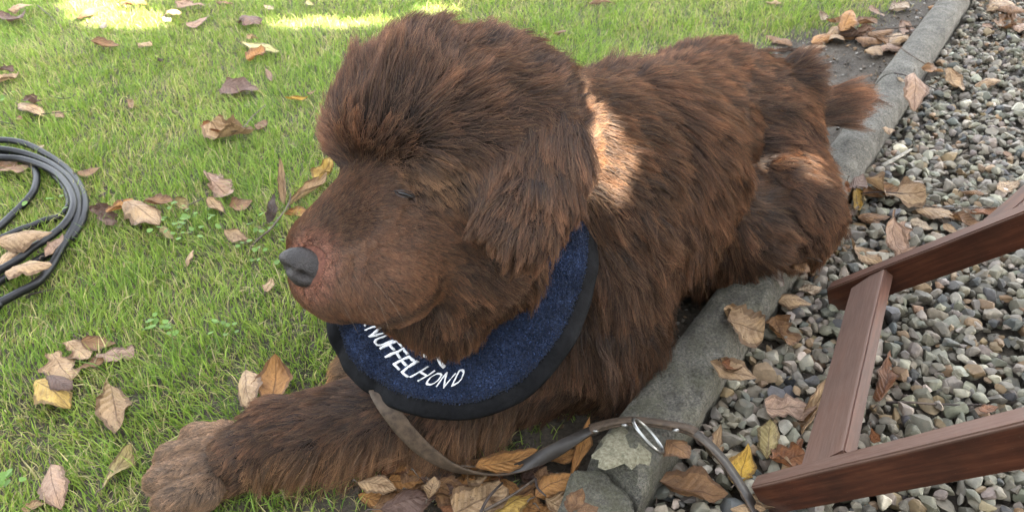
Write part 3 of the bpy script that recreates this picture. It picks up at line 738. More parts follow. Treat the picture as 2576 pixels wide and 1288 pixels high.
me = bpy.data.meshes.new('nose'); b.to_mesh(me); b.free(); me.polygons.foreach_set('use_smooth', np.full(len(me.polygons), True))
mn, nt, bs = mat('nose_leather'); p_ = geo(nt)
vor = nt.nodes.new('ShaderNodeTexVoronoi'); vor.inputs['Scale'].default_value = 520; nt.links.new(p_, vor.inputs['Vector'])
cN = ramp(nt, noise(nt, 70, 5, .6, p_), [(.3, (.012, .009, .008)), (.7, (.030, .024, .021))])
nt.links.new(cN, bs.inputs['Base Color']); bs.inputs['Roughness'].default_value = .6; bump(nt, bs, vor.outputs['Distance'], .7, .0012)
dogchild('nose', me, mn)
# ---- half closed eye: lids as two thin rolls round a dark slit
en = body_normal(EYE[None])[0]; el_r = nrm(RIGHT*.93 - UP*.28 - en*np.dot(RIGHT*.93 - UP*.28, en)); el_u = np.cross(en, el_r)
if el_u @ UP < 0: el_u = -el_u
lidm = m_plain('eyelid_skin', (.022, .012, .009), .6, .25, 200)
for sgn, nm in ((1, 'upper_eyelid'), (-1, 'lower_eyelid')):
    path = [EYE + en*(.0045 + .001*sgn) + el_r*x*.0145 + el_u*(sgn*.0036*(1-x*x) + .0012*math.sin(x*3)) for x in np.linspace(-1, 1, 17)]
    V, F = tube(path, .0020*np.sqrt(np.clip(1.02-np.linspace(-1, 1, 17)**2, .05, 1)), 8); dogchild(nm, mesh_py(nm, V, F), lidm)
b = bmesh.new(); bmesh.ops.create_uvsphere(b, u_segments=20, v_segments=14, radius=1)
for v in b.verts: v.co = EYE + en*(.0035+.0035*v.co.z) + el_r*.0110*v.co.x + el_u*.0034*v.co.y
me = bpy.data.meshes.new('eye'); b.to_mesh(me); b.free(); me.polygons.foreach_set('use_smooth', np.full(len(me.polygons), True))
dogchild('eye', me, m_plain('eye_dark', (.006, .004, .003), .25, .2, 50, 0, 0))

# ---- a few pale whiskers on the lip
wr = np.random.default_rng(12); wp_, = [[]]
for (x, y) in ((880, 742), (905, 760), (930, 735), (955, 765), (905, 718), (860, 765), (975, 745), (935, 700)):
    p = surf_at(x, y); n = body_normal(p[None])[0]; d = nrm(n*.45 + RIGHT*.75 - UP*.55 + wr.normal(0, .15, 3)); L_ = wr.uniform(.022, .040)
    wp_.append([p + d*L_*f + np.array([0, 0, -1])*L_*.25*f*f for f in np.linspace(0, 1, KP)])
wp_ = np.array(wp_); hair_object('whiskers', wp_, np.tile(.00022*(1-.7*ss), (len(wp_), 1)), np.tile(np.array((.22, .16, .11)), (len(wp_), KP, 1)), M['hair'], dog, dog_base)
# ------------------------------------------------------------------ bib: navy terry crescent with a black bound edge and white embroidery
bibc = Q(1150, 950, 1.10); bib = empty('dog_bib', (bibc[0], bibc[1], .1))
tag(bib, 'navy terry bib with black bound edge and white lettering round the dog\'s neck', 'bib')
def bchild(name, me, m): return put_child(name, me, m, bib)
wid = np.linalg.norm(bo-bi, axis=1); rt = 1 - .0245/wid
def bnorm(i, r):
    a = bib_point(min(i+1, nb-1), r)-bib_point(max(i-1, 0), r); c_ = bib_point(i, min(1, r+.03))-bib_point(i, max(0, r-.03)); w = nrm(np.cross(a, c_))
    return w if w @ (np.array([0, 0, CAMH])-bib_point(i, r)) > 0 else -w
CV = np.array([[bib_point(i, r) for r in np.linspace(0, rt[i]+.012, NBR)] for i in range(nb)]).reshape(-1, 3)
me = mesh_np('cloth', CV, bibF); cl_o = bchild('cloth', me, M['navy'])
md = cl_o.modifiers.new('thickness', 'SOLIDIFY'); md.thickness = .003; md.offset = 0
TV = []
for i in range(nb):
    pk = .0007*math.sin(i*2.1)+.0006*math.sin(i*3.7)
    for r, o in ((rt[i], .0012), (rt[i]+.004/wid[i], .0034+pk), (.5*(rt[i]+1), .0042+pk*1.5), (1-.003/wid[i], .0036), (1.0+.002/wid[i], 0), (1-.003/wid[i], -.0036), (.5*(rt[i]+1), -.004), (rt[i], -.0022)):
        TV.append(bib_point(i, min(r, 1.0)) + bnorm(i, min(r, .97))*o + (bo[i]-bi[i])/wid[i]*max(0, r-1)*wid[i])
k = 8; TF = [(i*k+j, i*k+(j+1) % k, (i+1)*k+(j+1) % k, (i+1)*k+j) for i in range(nb-1) for j in range(k)]
bchild('edge_binding', mesh_py('edge_binding', TV, TF), M['trim'])
# zigzag stitching where the binding meets the cloth
zz = []
for i in range(nb*3):
    f = min(i/3, nb-1.001); i0 = int(f); r = rt[i0] + (.0025 if i % 2 else -.0045)/wid[i0]
    p = bib_point(i0, r)*(1-(f-i0)) + bib_point(min(i0+1, nb-1), r)*(f-i0); zz.append(p + bnorm(i0, r)*.0042)
V, F = tube(np.array(zz), .00055, 5); bchild('stitching', mesh_py('stitching', V, F, False), M['blackthread'])
# terry pile
nt_ = 34000; fi = rng.integers(0, len(bibF), nt_); q = CV[bibF[fi]]; u, v = rng.random((2, nt_, 1))
tp = q[:, 0]*(1-u)*(1-v) + q[:, 1]*u*(1-v) + q[:, 2]*u*v + q[:, 3]*(1-u)*v
tnm = nrm(np.cross(q[:, 1]-q[:, 0], q[:, 3]-q[:, 0])); sg = np.sign((tnm*(np.array([0, 0, CAMH])-tp)).sum(1)); tnm *= sg[:, None]
td = nrm(tnm + rng.normal(0, .5, (nt_, 3))); tl = rng.uniform(.003, .0052, nt_)
TPts = np.stack([tp + tnm*.001, tp + tnm*.001 + td*(tl*.55)[:, None], tp + tnm*.001 + td*(tl*.8)[:, None] + nrm(rng.normal(0, 1, (nt_, 3)))*.0016], 1)
tc = np.array((.018, .030, .068))*np.exp(rng.normal(0, .38, (nt_, 1)))*(1+.35*snoise(tp, 40, 3))[:, None]; tc = np.where(rng.random((nt_, 1)) < .05, tc*2.2, tc)
m_p, nt2, b2 = mat('terry_loops'); a_ = N(nt2, 'ShaderNodeAttribute', attribute_name='col'); nt2.links.new(a_.outputs['Color'], b2.inputs['Base Color']); b2.inputs['Roughness'].default_value = .9
po = hair_object('terry_pile', TPts, np.full((nt_, 3), .00065), np.repeat(tc[:, None], 3, 1), m_p, bib, np.array(bib.location)); tag(po, kind='stuff')
# embroidered letters, laid on the cloth
def on_bib(x, y, lift=.0042):
    o = Vector((0, 0, CAMH)); d = Vector(Q(x, y, 1.0)) - o; h = bib_bvh.ray_cast(o, d.normalized(), 3)
    if h[0] is None: return Q(x, y, 1.1)
    n = h[1] if h[1].dot(d) < 0 else -h[1]
    return np.array(h[0] + n*lift)
letters = [('K', 936, 808, 45, -13, 15, 21), ('N', 951, 834, 47, -14, 15, 24), ('U', 967, 858, 45, -15, 15, 21), ('F', 988, 874, 50, -20, 16, 20), ('F', 1004, 894, 50, -22, 16, 20),
           ('E', 1021, 913, 46, -22, 18, 18), ('L', 1041, 928, 42, -30, 20, 16), ('H', 1066, 940, 44, -28, 24, 14), ('O', 1093, 952, 40, -32, 26, 9), ('N', 1123, 954, 32, -38, 28, 3), ('D', 1158, 946, 20, -42, 27, -10)]
for ch, x, y, ux, uy, rx, ry in letters:
    cu = bpy.data.curves.new('letter', 'FONT'); cu.body = ch; cu.offset = .002; cu.resolution_u = 3
    to = bpy.data.objects.new('letter', cu); COL.objects.link(to); bpy.context.view_layer.update()
    me = bpy.data.meshes.new_from_object(to.evaluated_get(bpy.context.evaluated_depsgraph_get())); bpy.data.objects.remove(to); bpy.data.curves.remove(cu)
    bm = bmesh.new(); bm.from_mesh(me); bmesh.ops.triangulate(bm, faces=bm.faces[:]); bmesh.ops.subdivide_edges(bm, edges=[e for e in bm.edges if e.calc_length() > .2], cuts=2)
    xs = [v.co.x for v in bm.verts]; mx = .5*(min(xs)+max(xs)); ww = max(xs)-min(xs)
    for v in bm.verts:
        a = (v.co.x-mx)/ww*.86; b_ = (v.co.y-.36)/.72
        jx, jy = 1.8*mnoise.noise(Vector((v.co.x*6, v.co.y*6, x))), 1.8*mnoise.noise(Vector((v.co.x*6, v.co.y*6, x+50)))
        v.co = on_bib(x + a*rx + b_*ux + jx, y + a*ry + b_*uy + jy)
    bm.to_mesh(me); bm.free(); me.name = 'letter'; o = bchild('letter', me, M['thread']); md = o.modifiers.new('thickness', 'SOLIDIFY'); md.thickness = .0022; md.offset = 0
for pts in (((1068, 900), (1076, 880)), ((1104, 893), (1109, 912), (1120, 924))):
    pa = catmull([on_bib(*p, .004) for p in pts], 5); V, F = tube(pa, .0032, 6); bchild('embroidered_stroke', mesh_py('embroidered_stroke', V, F), M['thread'])

# ------------------------------------------------------------------ leash
LK = [(940, 960, .175, 24, -4, 0), (962, 1005, .172, 25, -6, 0), (990, 1045, .16, 24, -10, 0), (1030, 1095, .128, 20, -14, 0), (1080, 1140, .09, 14, -15, .002), (1145, 1177, .055, 5, -9, .009), (1225, 1191, .036, 1, 2, .0125),
      (1305, 1176, .034, 5, 13, .007), (1385, 1138, .05, 9, 19, .001), (1450, 1102, .075, 7, 14, .006), (1500, 1078, .10, 2, 9, .0095), (1580, 1062, .119, 0, 7, .0105), (1680, 1072, .118, -2, 7, .0105),
      (1750, 1092, .10, -7, 8, .0095), (1812, 1148, .07, -9, 6, .009), (1862, 1218, .055, -10, 5, .009), (1905, 1292, .05, -10, 5, .009), (1965, 1390, .05, -10, 5, .009)]
E1, E2 = [], []
for x, y, z, dx, dy, dt in LK:
    t = (CAMH-z)/(sp + (y-644)/FPX*cp); E1.append(Q(x+dx*.92, y+dy*.92, t-dt)); E2.append(Q(x-dx*.92, y-dy*.92, t+dt))
E1, E2 = catmull(E1, 7), catmull(E2, 7); cen_ = (E1+E2)/2
leash = empty('leather_leash', tuple(cen_[60])); tag(leash, 'worn brown leather dog leash running from under the bib across the kerb', 'leash')
mid_ = len(cen_)*6//17
rows = []
Tn = nrm(np.gradient(cen_, axis=0)); wv = nrm(E1-E2); nv_ = nrm(np.cross(Tn, wv)); hw = np.linalg.norm(E1-E2, axis=1)/2
prof = [(-1, 0), (-.93, .9), (-.5, 1), (.5, 1), (.93, .9), (1, 0), (.93, -.9), (-.93, -.9)]
th = .0021
V = np.array([[cen_[i] + wv[i]*hw[i]*a + nv_[i]*th*b_ for a, b_ in prof] for i in range(len(cen_))]); k = len(prof)
F = [(i*k+j, i*k+(j+1) % k, (i+1)*k+(j+1) % k, (i+1)*k+j) for i in range(len(cen_)-1) for j in range(k)]
me = mesh_py('strap', V.reshape(-1, 3), F); me.materials.append(M['leather']); me.materials.append(M['leather_in'])
fi = [(1 if (f % k) in (1, 2, 3) else 0) for f in range(len(F))]
# outer (worn, pale) and inner (dark) side of the strap
side = 1 if nv_[5] @ (np.array([0, 0, CAMH])-cen_[5]) > 0 else -1
fi = [(1 if ((f % k) in (1, 2, 3)) == (side < 0) and (f % k) in (1, 2, 3, 6) else (1 if (f % k) == 6 and side > 0 else 0)) for f in range(len(F))]
me.polygons.foreach_set('material_index', np.array(fi, dtype=np.int32))
put_child('strap', me, None, leash)
# second layer of strap folded back at the ring, held by rivets
sel = slice(68, 92); V2 = V[sel] + np.array([0, 0, .0052]) ; n2 = V2.shape[0]
put_child('strap_fold', mesh_py('strap_fold', V2.reshape(-1, 3), [(i*k+j, i*k+(j+1) % k, (i+1)*k+(j+1) % k, (i+1)*k+j) for i in range(n2-1) for j in range(k)] + [tuple(range(k)), tuple(range(n2*k-1, n2*k-k-1, -1))]), M['leather'], leash)
for dx_, tl_ in ((0, 1.0),):
    rcn = Q(1630+dx_, 1096+dx_*.35, 1.05-.0003*dx_); a1 = (RIGHT*36 - UP*37)*1.085/FPX*tl_; R_ = np.linalg.norm(a1); a2 = nrm(FWD*.93 + nrm(RIGHT+UP)*.22)*R_*.8
    path = np.array([rcn + a1*math.cos(a) + a2*math.sin(a) for a in np.linspace(0, 2*math.pi, 41)]); V_, F_ = tube(path, .0026, 8, False); put_child('ring', mesh_py('ring', V_, F_), M['steel'], leash)
for (x, y, z) in ((1499, 1083, .094), (1572, 1069, .114), (1700, 1082, .112)):
    b = bmesh.new(); bmesh.ops.create_uvsphere(b, u_segments=14, v_segments=8, radius=1); t = (CAMH-z)/(sp + (y-644)/FPX*cp); c = Q(x, y, t-.012)
    for v_ in b.verts: v_.co = c + RIGHT*.0055*v_.co.x + UP*.0032*v_.co.y - FWD*.004*v_.co.z
    me = bpy.data.meshes.new('rivet'); b.to_mesh(me); b.free(); put_child('rivet', me, M['steel'], leash)

# ------------------------------------------------------------------ wooden chair legs standing on the gravel
nA = GS(2590, 1700, .03); nB = Q(3506/1.361, 1500/1.361, .76); fA = GS(2815, 1035, .028); fB = Q(3506/1.361, 775/1.361, 1.13)
dN, dF_ = nrm(nB-nA), nrm(fB-fA); dR = nrm(dN+dF_)
lat = (fA-nA); lat = nrm(lat - dR*(lat @ dR)); wup = np.cross(dR, lat); wup = wup if wup[2] > 0 else -wup
chair = empty('wooden_chair_frame', (nA[0], nA[1], .0)); tag(chair, 'reddish brown wooden chair legs with a flat crossbar standing on the gravel', 'chair')
def board(name, p, x, y, z, L, ty, tz, wear, cut=0.0):
    """bar from p along x; y, z its cross directions; wear(v) -> weathering of a vertex"""
    b = bmesh.new(); bmesh.ops.create_cube(b, size=1)
    for v in b.verts: v.co = ((v.co.x+.5)*L, v.co.y*ty, v.co.z*tz)
    for v in b.verts:
        if v.co.x < L*.5: v.co.x += cut*(v.co.z/tz+.5)
    bmesh.ops.bevel(b, geom=b.edges[:], offset=.0022, segments=2, affect='EDGES')
    for yy_ in (-.40, .40):
        bmesh.ops.bisect_plane(b, geom=b.verts[:]+b.edges[:]+b.faces[:], plane_co=(0, yy_*ty, 0), plane_no=(0, 1, 0))
    for zz_ in (-.40, .40):
        bmesh.ops.bisect_plane(b, geom=b.verts[:]+b.edges[:]+b.faces[:], plane_co=(0, 0, zz_*tz), plane_no=(0, 0, 1))
    cuts = [e for e in b.edges if abs(e.verts[0].co.x-e.verts[1].co.x) > L*.5]
    bmesh.ops.subdivide_edges(b, edges=cuts, cuts=14)
    for v in b.verts: v.co.y += .0007*mnoise.noise(v.co*14); v.co.z += .0007*mnoise.noise(v.co*14+Vector((9, 0, 0)))
    me = bpy.data.meshes.new(name); b.to_mesh(me); b.free(); me.polygons.foreach_set('use_smooth', np.full(len(me.polygons), True)); me.set_sharp_from_angle(angle=math.radians(50))
    a = me.attributes.new('wear', 'FLOAT', 'POINT'); a.data.foreach_set('value', [wear(v.co.x/L, v.co.y/ty, v.co.z/tz) for v in me.vertices])
    o = link(name, me, M['wood']); o.parent = chair; o.matrix_parent_inverse = Matrix.Translation(-chair.location)
    o.matrix_basis = Matrix(((x[0], y[0], z[0], p[0]), (x[1], y[1], z[1], p[1]), (x[2], y[2], z[2], p[2]), (0, 0, 0, 1))); return o
RWID, RTH = .058, .024
def frame_axes(d): 
    y = lat - d*(lat @ d); y = nrm(y); z = np.cross(d, y)
    if z[2] < 0: z = -z; y = -y
    return d, y, z
x_, y_, z_ = frame_axes(dN); board('leg', nA, x_, y_, z_, 1.02, RTH, RWID, lambda a, b, c: .85 if c > .43 else (.6 if a < .01 else .0), .03)
x2, y2, z2 = frame_axes(dF_); board('leg', fA, x2, y2, z2, 1.02, RTH, RWID, lambda a, b, c: .5 if c > .43 else (.5 if a < .01 else .0), .05)
def near_param(A, d, X):
    return min(np.linspace(0, .6, 301), key=lambda s: abs(proj(A+d*s)[0]-X))
c0 = nA + dN*near_param(nA, dN, 2092) ; c1 = fA + dF_*near_param(fA, dF_, 2208)
lt = np.sign(lat @ (c1-c0)); cd = nrm(c1-c0); c0 = c0 + cd*.013; Lc = np.linalg.norm(c1-c0)-.013
cz = z_ - cd*(z_ @ cd); cz = nrm(cz); cyy = np.cross(cz, cd)
if cyy @ dR < 0: cyy = -cyy; 
hand = np.dot(np.cross(cd, cyy), cz)
board('crossbar', c0 + cz*.012, cd, cyy if hand > 0 else cyy, cz if hand > 0 else cz, Lc, .080, .021, lambda a, b, c: (1.7 if b > .44 else .85) if c > .42 else (.3 if b > .4 else .1))
f0 = fA + dF_*near_param(fA, dF_, 2475) + lat*.024; f1 = Q(2650, 436, 1.33); fd = nrm(f1-f0)
board('brace', f0, *frame_axes(fd), .62, .022, .042, lambda a, b, c: .2 if c > .43 else 0)
for s_ in (.66, .80, .94):      # slats joining the legs further up
    a0, a1 = nA + dN*s_, fA + dF_*s_; sd_ = nrm(a1-a0); sz_ = nrm(z_ - sd_*(z_ @ sd_)); sy_ = np.cross(sz_, sd_)
    board('slat', a0 + sz_*.042, sd_, sy_, sz_, np.linalg.norm(a1-a0), .07, .018, lambda a, b, c: .5 if c > .43 else .1)
# ------------------------------------------------------------------ coiled black hose on the lawn (left)
hose_strands = [  # visible runs, source-picture coordinates, entry at the top left to exit at the bottom left
 [(-60, 478), (0, 480), (52, 484), (105, 500), (157, 528), (210, 562), (247, 598), (276, 640), (291, 690), (287, 740), (266, 785), (238, 820), (196, 853), (126, 893), (0, 962), (-60, 990)],
 [(-60, 508), (0, 511), (52, 518), (105, 532), (157, 553), (199, 578), (238, 612), (262, 655), (268, 700), (262, 750), (240, 800), (205, 860), (170, 920), (126, 968), (63, 1003), (0, 1036), (-60, 1064)],
 [(-60, 538), (0, 541), (70, 545), (140, 566), (192, 594), (227, 630), (247, 668), (252, 705), (238, 745), (210, 780), (185, 800), (150, 825), (110, 850), (60, 890), (0, 925), (-60, 950)],
 [(-60, 520), (0, 528), (60, 545), (105, 562), (120, 585), (126, 610), (118, 650), (98, 680), (75, 705), (40, 738), (0, 775), (-60, 815)],
 [(-60, 516), (20, 520), (100, 540), (165, 580), (220, 640), (238, 690), (228, 720), (200, 745), (157, 755), (110, 775), (70, 788), (0, 820), (-60, 845)]]
hz = [.030, .036, .044, .026, .022]; hp = []
hc = GS(-190, 720, .02)
for i, st in enumerate(hose_strands):
    pts = [GS(x, y, hz[i] + .004*math.sin(k*.9+i)) for k, (x, y) in enumerate(st)]
    if hp:   # hidden return round the left of the coil
        a, b_ = hp[-1], pts[0]; R0 = np.linalg.norm((a-hc)[:2]); R1 = np.linalg.norm((b_-hc)[:2])
        t0 = math.atan2(a[1]-hc[1], a[0]-hc[0]); t1 = math.atan2(b_[1]-hc[1], b_[0]-hc[0])
        while t1 > t0: t1 -= 2*math.pi
        for f in np.linspace(0, 1, 9)[1:-1]:
            an = t0 + (t1-t0)*f; R = R0 + (R1-R0)*f; hp.append(np.array([hc[0]+R*math.cos(an), hc[1]+R*math.sin(an), hz[i-1]*(1-f)+hz[i]*f + .006]))
    hp += pts
hp = catmull(hp, 5); hb = hp.mean(0)
V, F = tube(hp, .0088, 12); hose = link('coiled_hose', mesh_py('coiled_hose', V-np.array([hb[0], hb[1], 0]), F), M['rubber']); hose.location = (hb[0], hb[1], 0)
tag(hose, 'loosely coiled black rubber hose lying on the grass', 'hose')

# ------------------------------------------------------------------ fallen leaves
LC = dict(tan=(.40, .27, .155), brown=(.23, .125, .058), orange=(.42, .21, .07), yellow=(.50, .33, .085), purple=(.14, .085, .066), pale=(.50, .39, .28), dark=(.045, .028, .020),
          pink=(.36, .235, .165), grey=(.25, .21, .175), olive=(.33, .26, .11), rust=(.25, .105, .045), lime=(.50, .46, .20), gold=(.55, .34, .05))
footprints = []
def leaf_mesh(L, Wd, curl, bend, twist, crump, shape, seed):
    r = np.random.default_rng(seed); nu, nv = 17, 9
    U_, V_ = np.meshgrid(np.linspace(0, 1, nu), np.linspace(-1, 1, nv), indexing='ij')
    if shape == 'oval': w = np.sin(np.pi*np.clip(U_, 0, 1)**.85)**.72
    elif shape == 'lance': w = np.sin(np.pi*U_**.75)**1.0
    elif shape == 'torn': w = (np.sin(np.pi*np.clip(U_*.93+.04, 0, 1))**.45)*(1 + .28*np.sin(U_*11+seed) + .18*np.sin(U_*23+seed*2))
    else: w = np.minimum(1, np.sin(np.pi*np.clip(U_*.86+.07, 0, 1))**.3)*(1+.1*np.sin(U_*9+seed))     # broad, squarish
    w = np.maximum(w, .02)*(1 + .07*np.sin(U_*31+seed+2*np.sign(V_)) + .10*np.sin(U_*13+seed*3+np.sign(V_)) + .10*np.sign(V_)*np.sin(U_*5+seed))
    x = U_*L; ww = w*Wd/2; s = V_*ww
    cu = curl*(.55 + .45*np.sin(U_*3.1+r.uniform(0, 3))) * (1+.35*np.sign(V_)*r.uniform(-1, 1))
    th = cu*np.abs(V_)                       # cross section is an arc
    rad = np.where(np.abs(cu) > .05, ww/np.where(np.abs(cu) > .05, cu, 1), 0)
    yy = np.where(np.abs(cu) > .05, rad*np.sin(th)*np.sign(V_), s); zz_ = np.where(np.abs(cu) > .05, rad*(1-np.cos(th)), 0)
    ph = np.cumsum(np.full(nu, bend/nu)*(1+.6*np.sin(np.arange(nu)*.5+seed))) - bend/2
    cx_ = np.concatenate([[0], np.cumsum(np.cos(ph[:-1]))])*L/nu; cz_ = np.concatenate([[0], np.cumsum(np.sin(ph[:-1]))])*L/nu
    tw = twist*(U_-.5); y2_ = yy*np.cos(tw)-zz_*np.sin(tw); z2_ = yy*np.sin(tw)+zz_*np.cos(tw)
    P = np.stack([cx_[:, None] - np.sin(ph)[:, None]*z2_, y2_, cz_[:, None] + np.cos(ph)[:, None]*z2_], -1).reshape(-1, 3)
    nz = (snoise(P+seed, 2.6/max(L, .03), seed)*.85 + snoise(P+seed, 7/max(L, .03), seed+1)*.5)*crump*L
    rip = np.cos((U_.ravel()-.55*np.abs(V_.ravel())*.5)*8*2*np.pi)*L*.010*np.abs(V_.ravel())
    P[:, 2] += nz + rip; P[:, 1] += snoise(P+seed, 5/max(L, .03), seed+2)*crump*L*.35
    P[:, 0] -= P[:, 0].mean()
    F = np.array([(i*nv+j, (i+1)*nv+j, (i+1)*nv+j+1, i*nv+j+1) for i in range(nu-1) for j in range(nv-1)])
    uv = np.stack([U_.ravel(), V_.ravel()*.5+.5], 1)
    return P, F, uv, P[4]*1.0
STY = dict(a=(-1.35, -.8, .6, .055), c=(1.4, .7, .6, .055), r=(2.6, .5, .9, .045), f=(.55, .45, .8, .07), w=(1.0, .9, 1.9, .08), k=(1.5, 1.4, 1.4, .11), b=(-1.7, -1.6, .6, .06))
def support(x, y):
    d = float(kd(x, y))
    if d < -KW-.003: return float(hm_at(x, y)) if (GX0 < x < GX0+2.9 and GY0 < y < GY0+3.6) else .02
    if d < KW and ks(x, y) > -.05: return KH
    return None
def soil_amount(x, y):
    """0 lawn .. 1 bare soil, along the lawn side of the kerb"""
    x, y = np.asarray(x, float), np.asarray(y, float); d = kd(x, y); s = ks(x, y)
    edge = np.interp(s, [-.4, 0, .5, 1.0, 1.5, 2.0, 2.6, 3.4], [.42, .34, .30, .36, .60, .58, .34, .3])
    P = np.stack([x, y, 0*x], -1); n = snoise(P, 9, 31)*.07 + snoise(P, 26, 32)*.04
    return np.clip((edge + n - d)/.16, 0, 1)
def leaf(x, y, ln_, ang, wd, col, sty, shape, label, tilt=0, dz=0, stalk=0, side=0, shade=1.0, group=None):
    seed = int(x*7+y*13) % 9973; r = np.random.default_rng(seed); a = math.radians(ang)
    c0 = GS(x, y, .02); sup = support(c0[0], c0[1]); on_grass = sup is None
    so = float(soil_amount(c0[0], c0[1])) if on_grass else 1
    z = (.020 - .018*so if on_grass else sup) + dz
    c = GS(x, y, z+.012); t = proj(c)[2]; k = t/(FPX*1.36102)
    e0, e1 = GS(x-math.cos(a)*ln_/2, y-math.sin(a)*ln_/2, z+.012), GS(x+math.cos(a)*ln_/2, y+math.sin(a)*ln_/2, z+.012)
    g = e1-e0; yaw = math.atan2(g[1], g[0]); Lw = np.linalg.norm(g)
    steep = abs(math.sin(a)); Lw = min(Lw, ln_*k*1.45)*1.12; Ww = wd*k*(1.15+.45*(1-steep))
    cu, be, tw, cr = STY[sty]; j = r.uniform(.75, 1.25, 4)
    P, F, uv, st = leaf_mesh(Lw, Ww, cu*j[0], be*j[1], tw*j[2]*r.choice([-1, 1]), cr*j[3], shape, seed)
    Rm = (Matrix.Rotation(yaw, 3, 'Z') @ Matrix.Rotation(math.radians(-tilt), 3, 'Y') @ Matrix.Rotation(math.radians(side), 3, 'X'))
    P = P @ np.array(Rm).T
    if sup is not None and dz == 0 and tilt == 0:    # rest on the highest stone under it, sag a little
        zz2 = [support(c[0]+p[0], c[1]+p[1]) or 0 for p in P[::6]]; z = max(z, np.percentile(zz2, 80))
    P[:, 2] -= np.percentile(P[:, 2], 6); base = np.array([c[0], c[1], z + .0015])
    me = mesh_np('fallen_leaf', P, F, True, None, uv); o = link('fallen_leaf', me, M['leaf']); o.location = base
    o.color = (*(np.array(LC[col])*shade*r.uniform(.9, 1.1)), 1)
    tag(o, label, 'leaf', group or 'fallen leaves')
    if not stalk and shape in ('oval', 'lance') and r.random() < .75: stalk = ln_*r.uniform(.12, .30)
    if stalk:
        b0 = P.reshape(17, 9, 3)[0, 4]; d = nrm(P.reshape(17, 9, 3)[0, 4]-P.reshape(17, 9, 3)[3, 4]); Ls = stalk*k
        pa = catmull([b0, b0 + d*Ls*.4 + np.array([0, 0, .004]), b0 + d*Ls*.75 + nrm(np.cross(d, [0, 0, 1]))*Ls*.08 + np.array([0, 0, .006]), b0 + d*Ls + nrm(np.cross(d, [0, 0, 1]))*Ls*.2], 4)
        pa[:, 2] = np.maximum(pa[:, 2], .001); Vs, Fs = tube(pa, np.linspace(.0008, .0014, len(pa)), 6); link('stalk', mesh_py('stalk', Vs, Fs), M['twig'], o)
    if on_grass: footprints.append((base[0], base[1], yaw, Lw*.5, Ww*.42, z))
    return o
SOILG = 'leaves drifted on the bare soil by the kerb'
HEAP = 'leaves heaped between the foreleg and the kerb end'
GRAV = 'leaves scattered on the gravel'
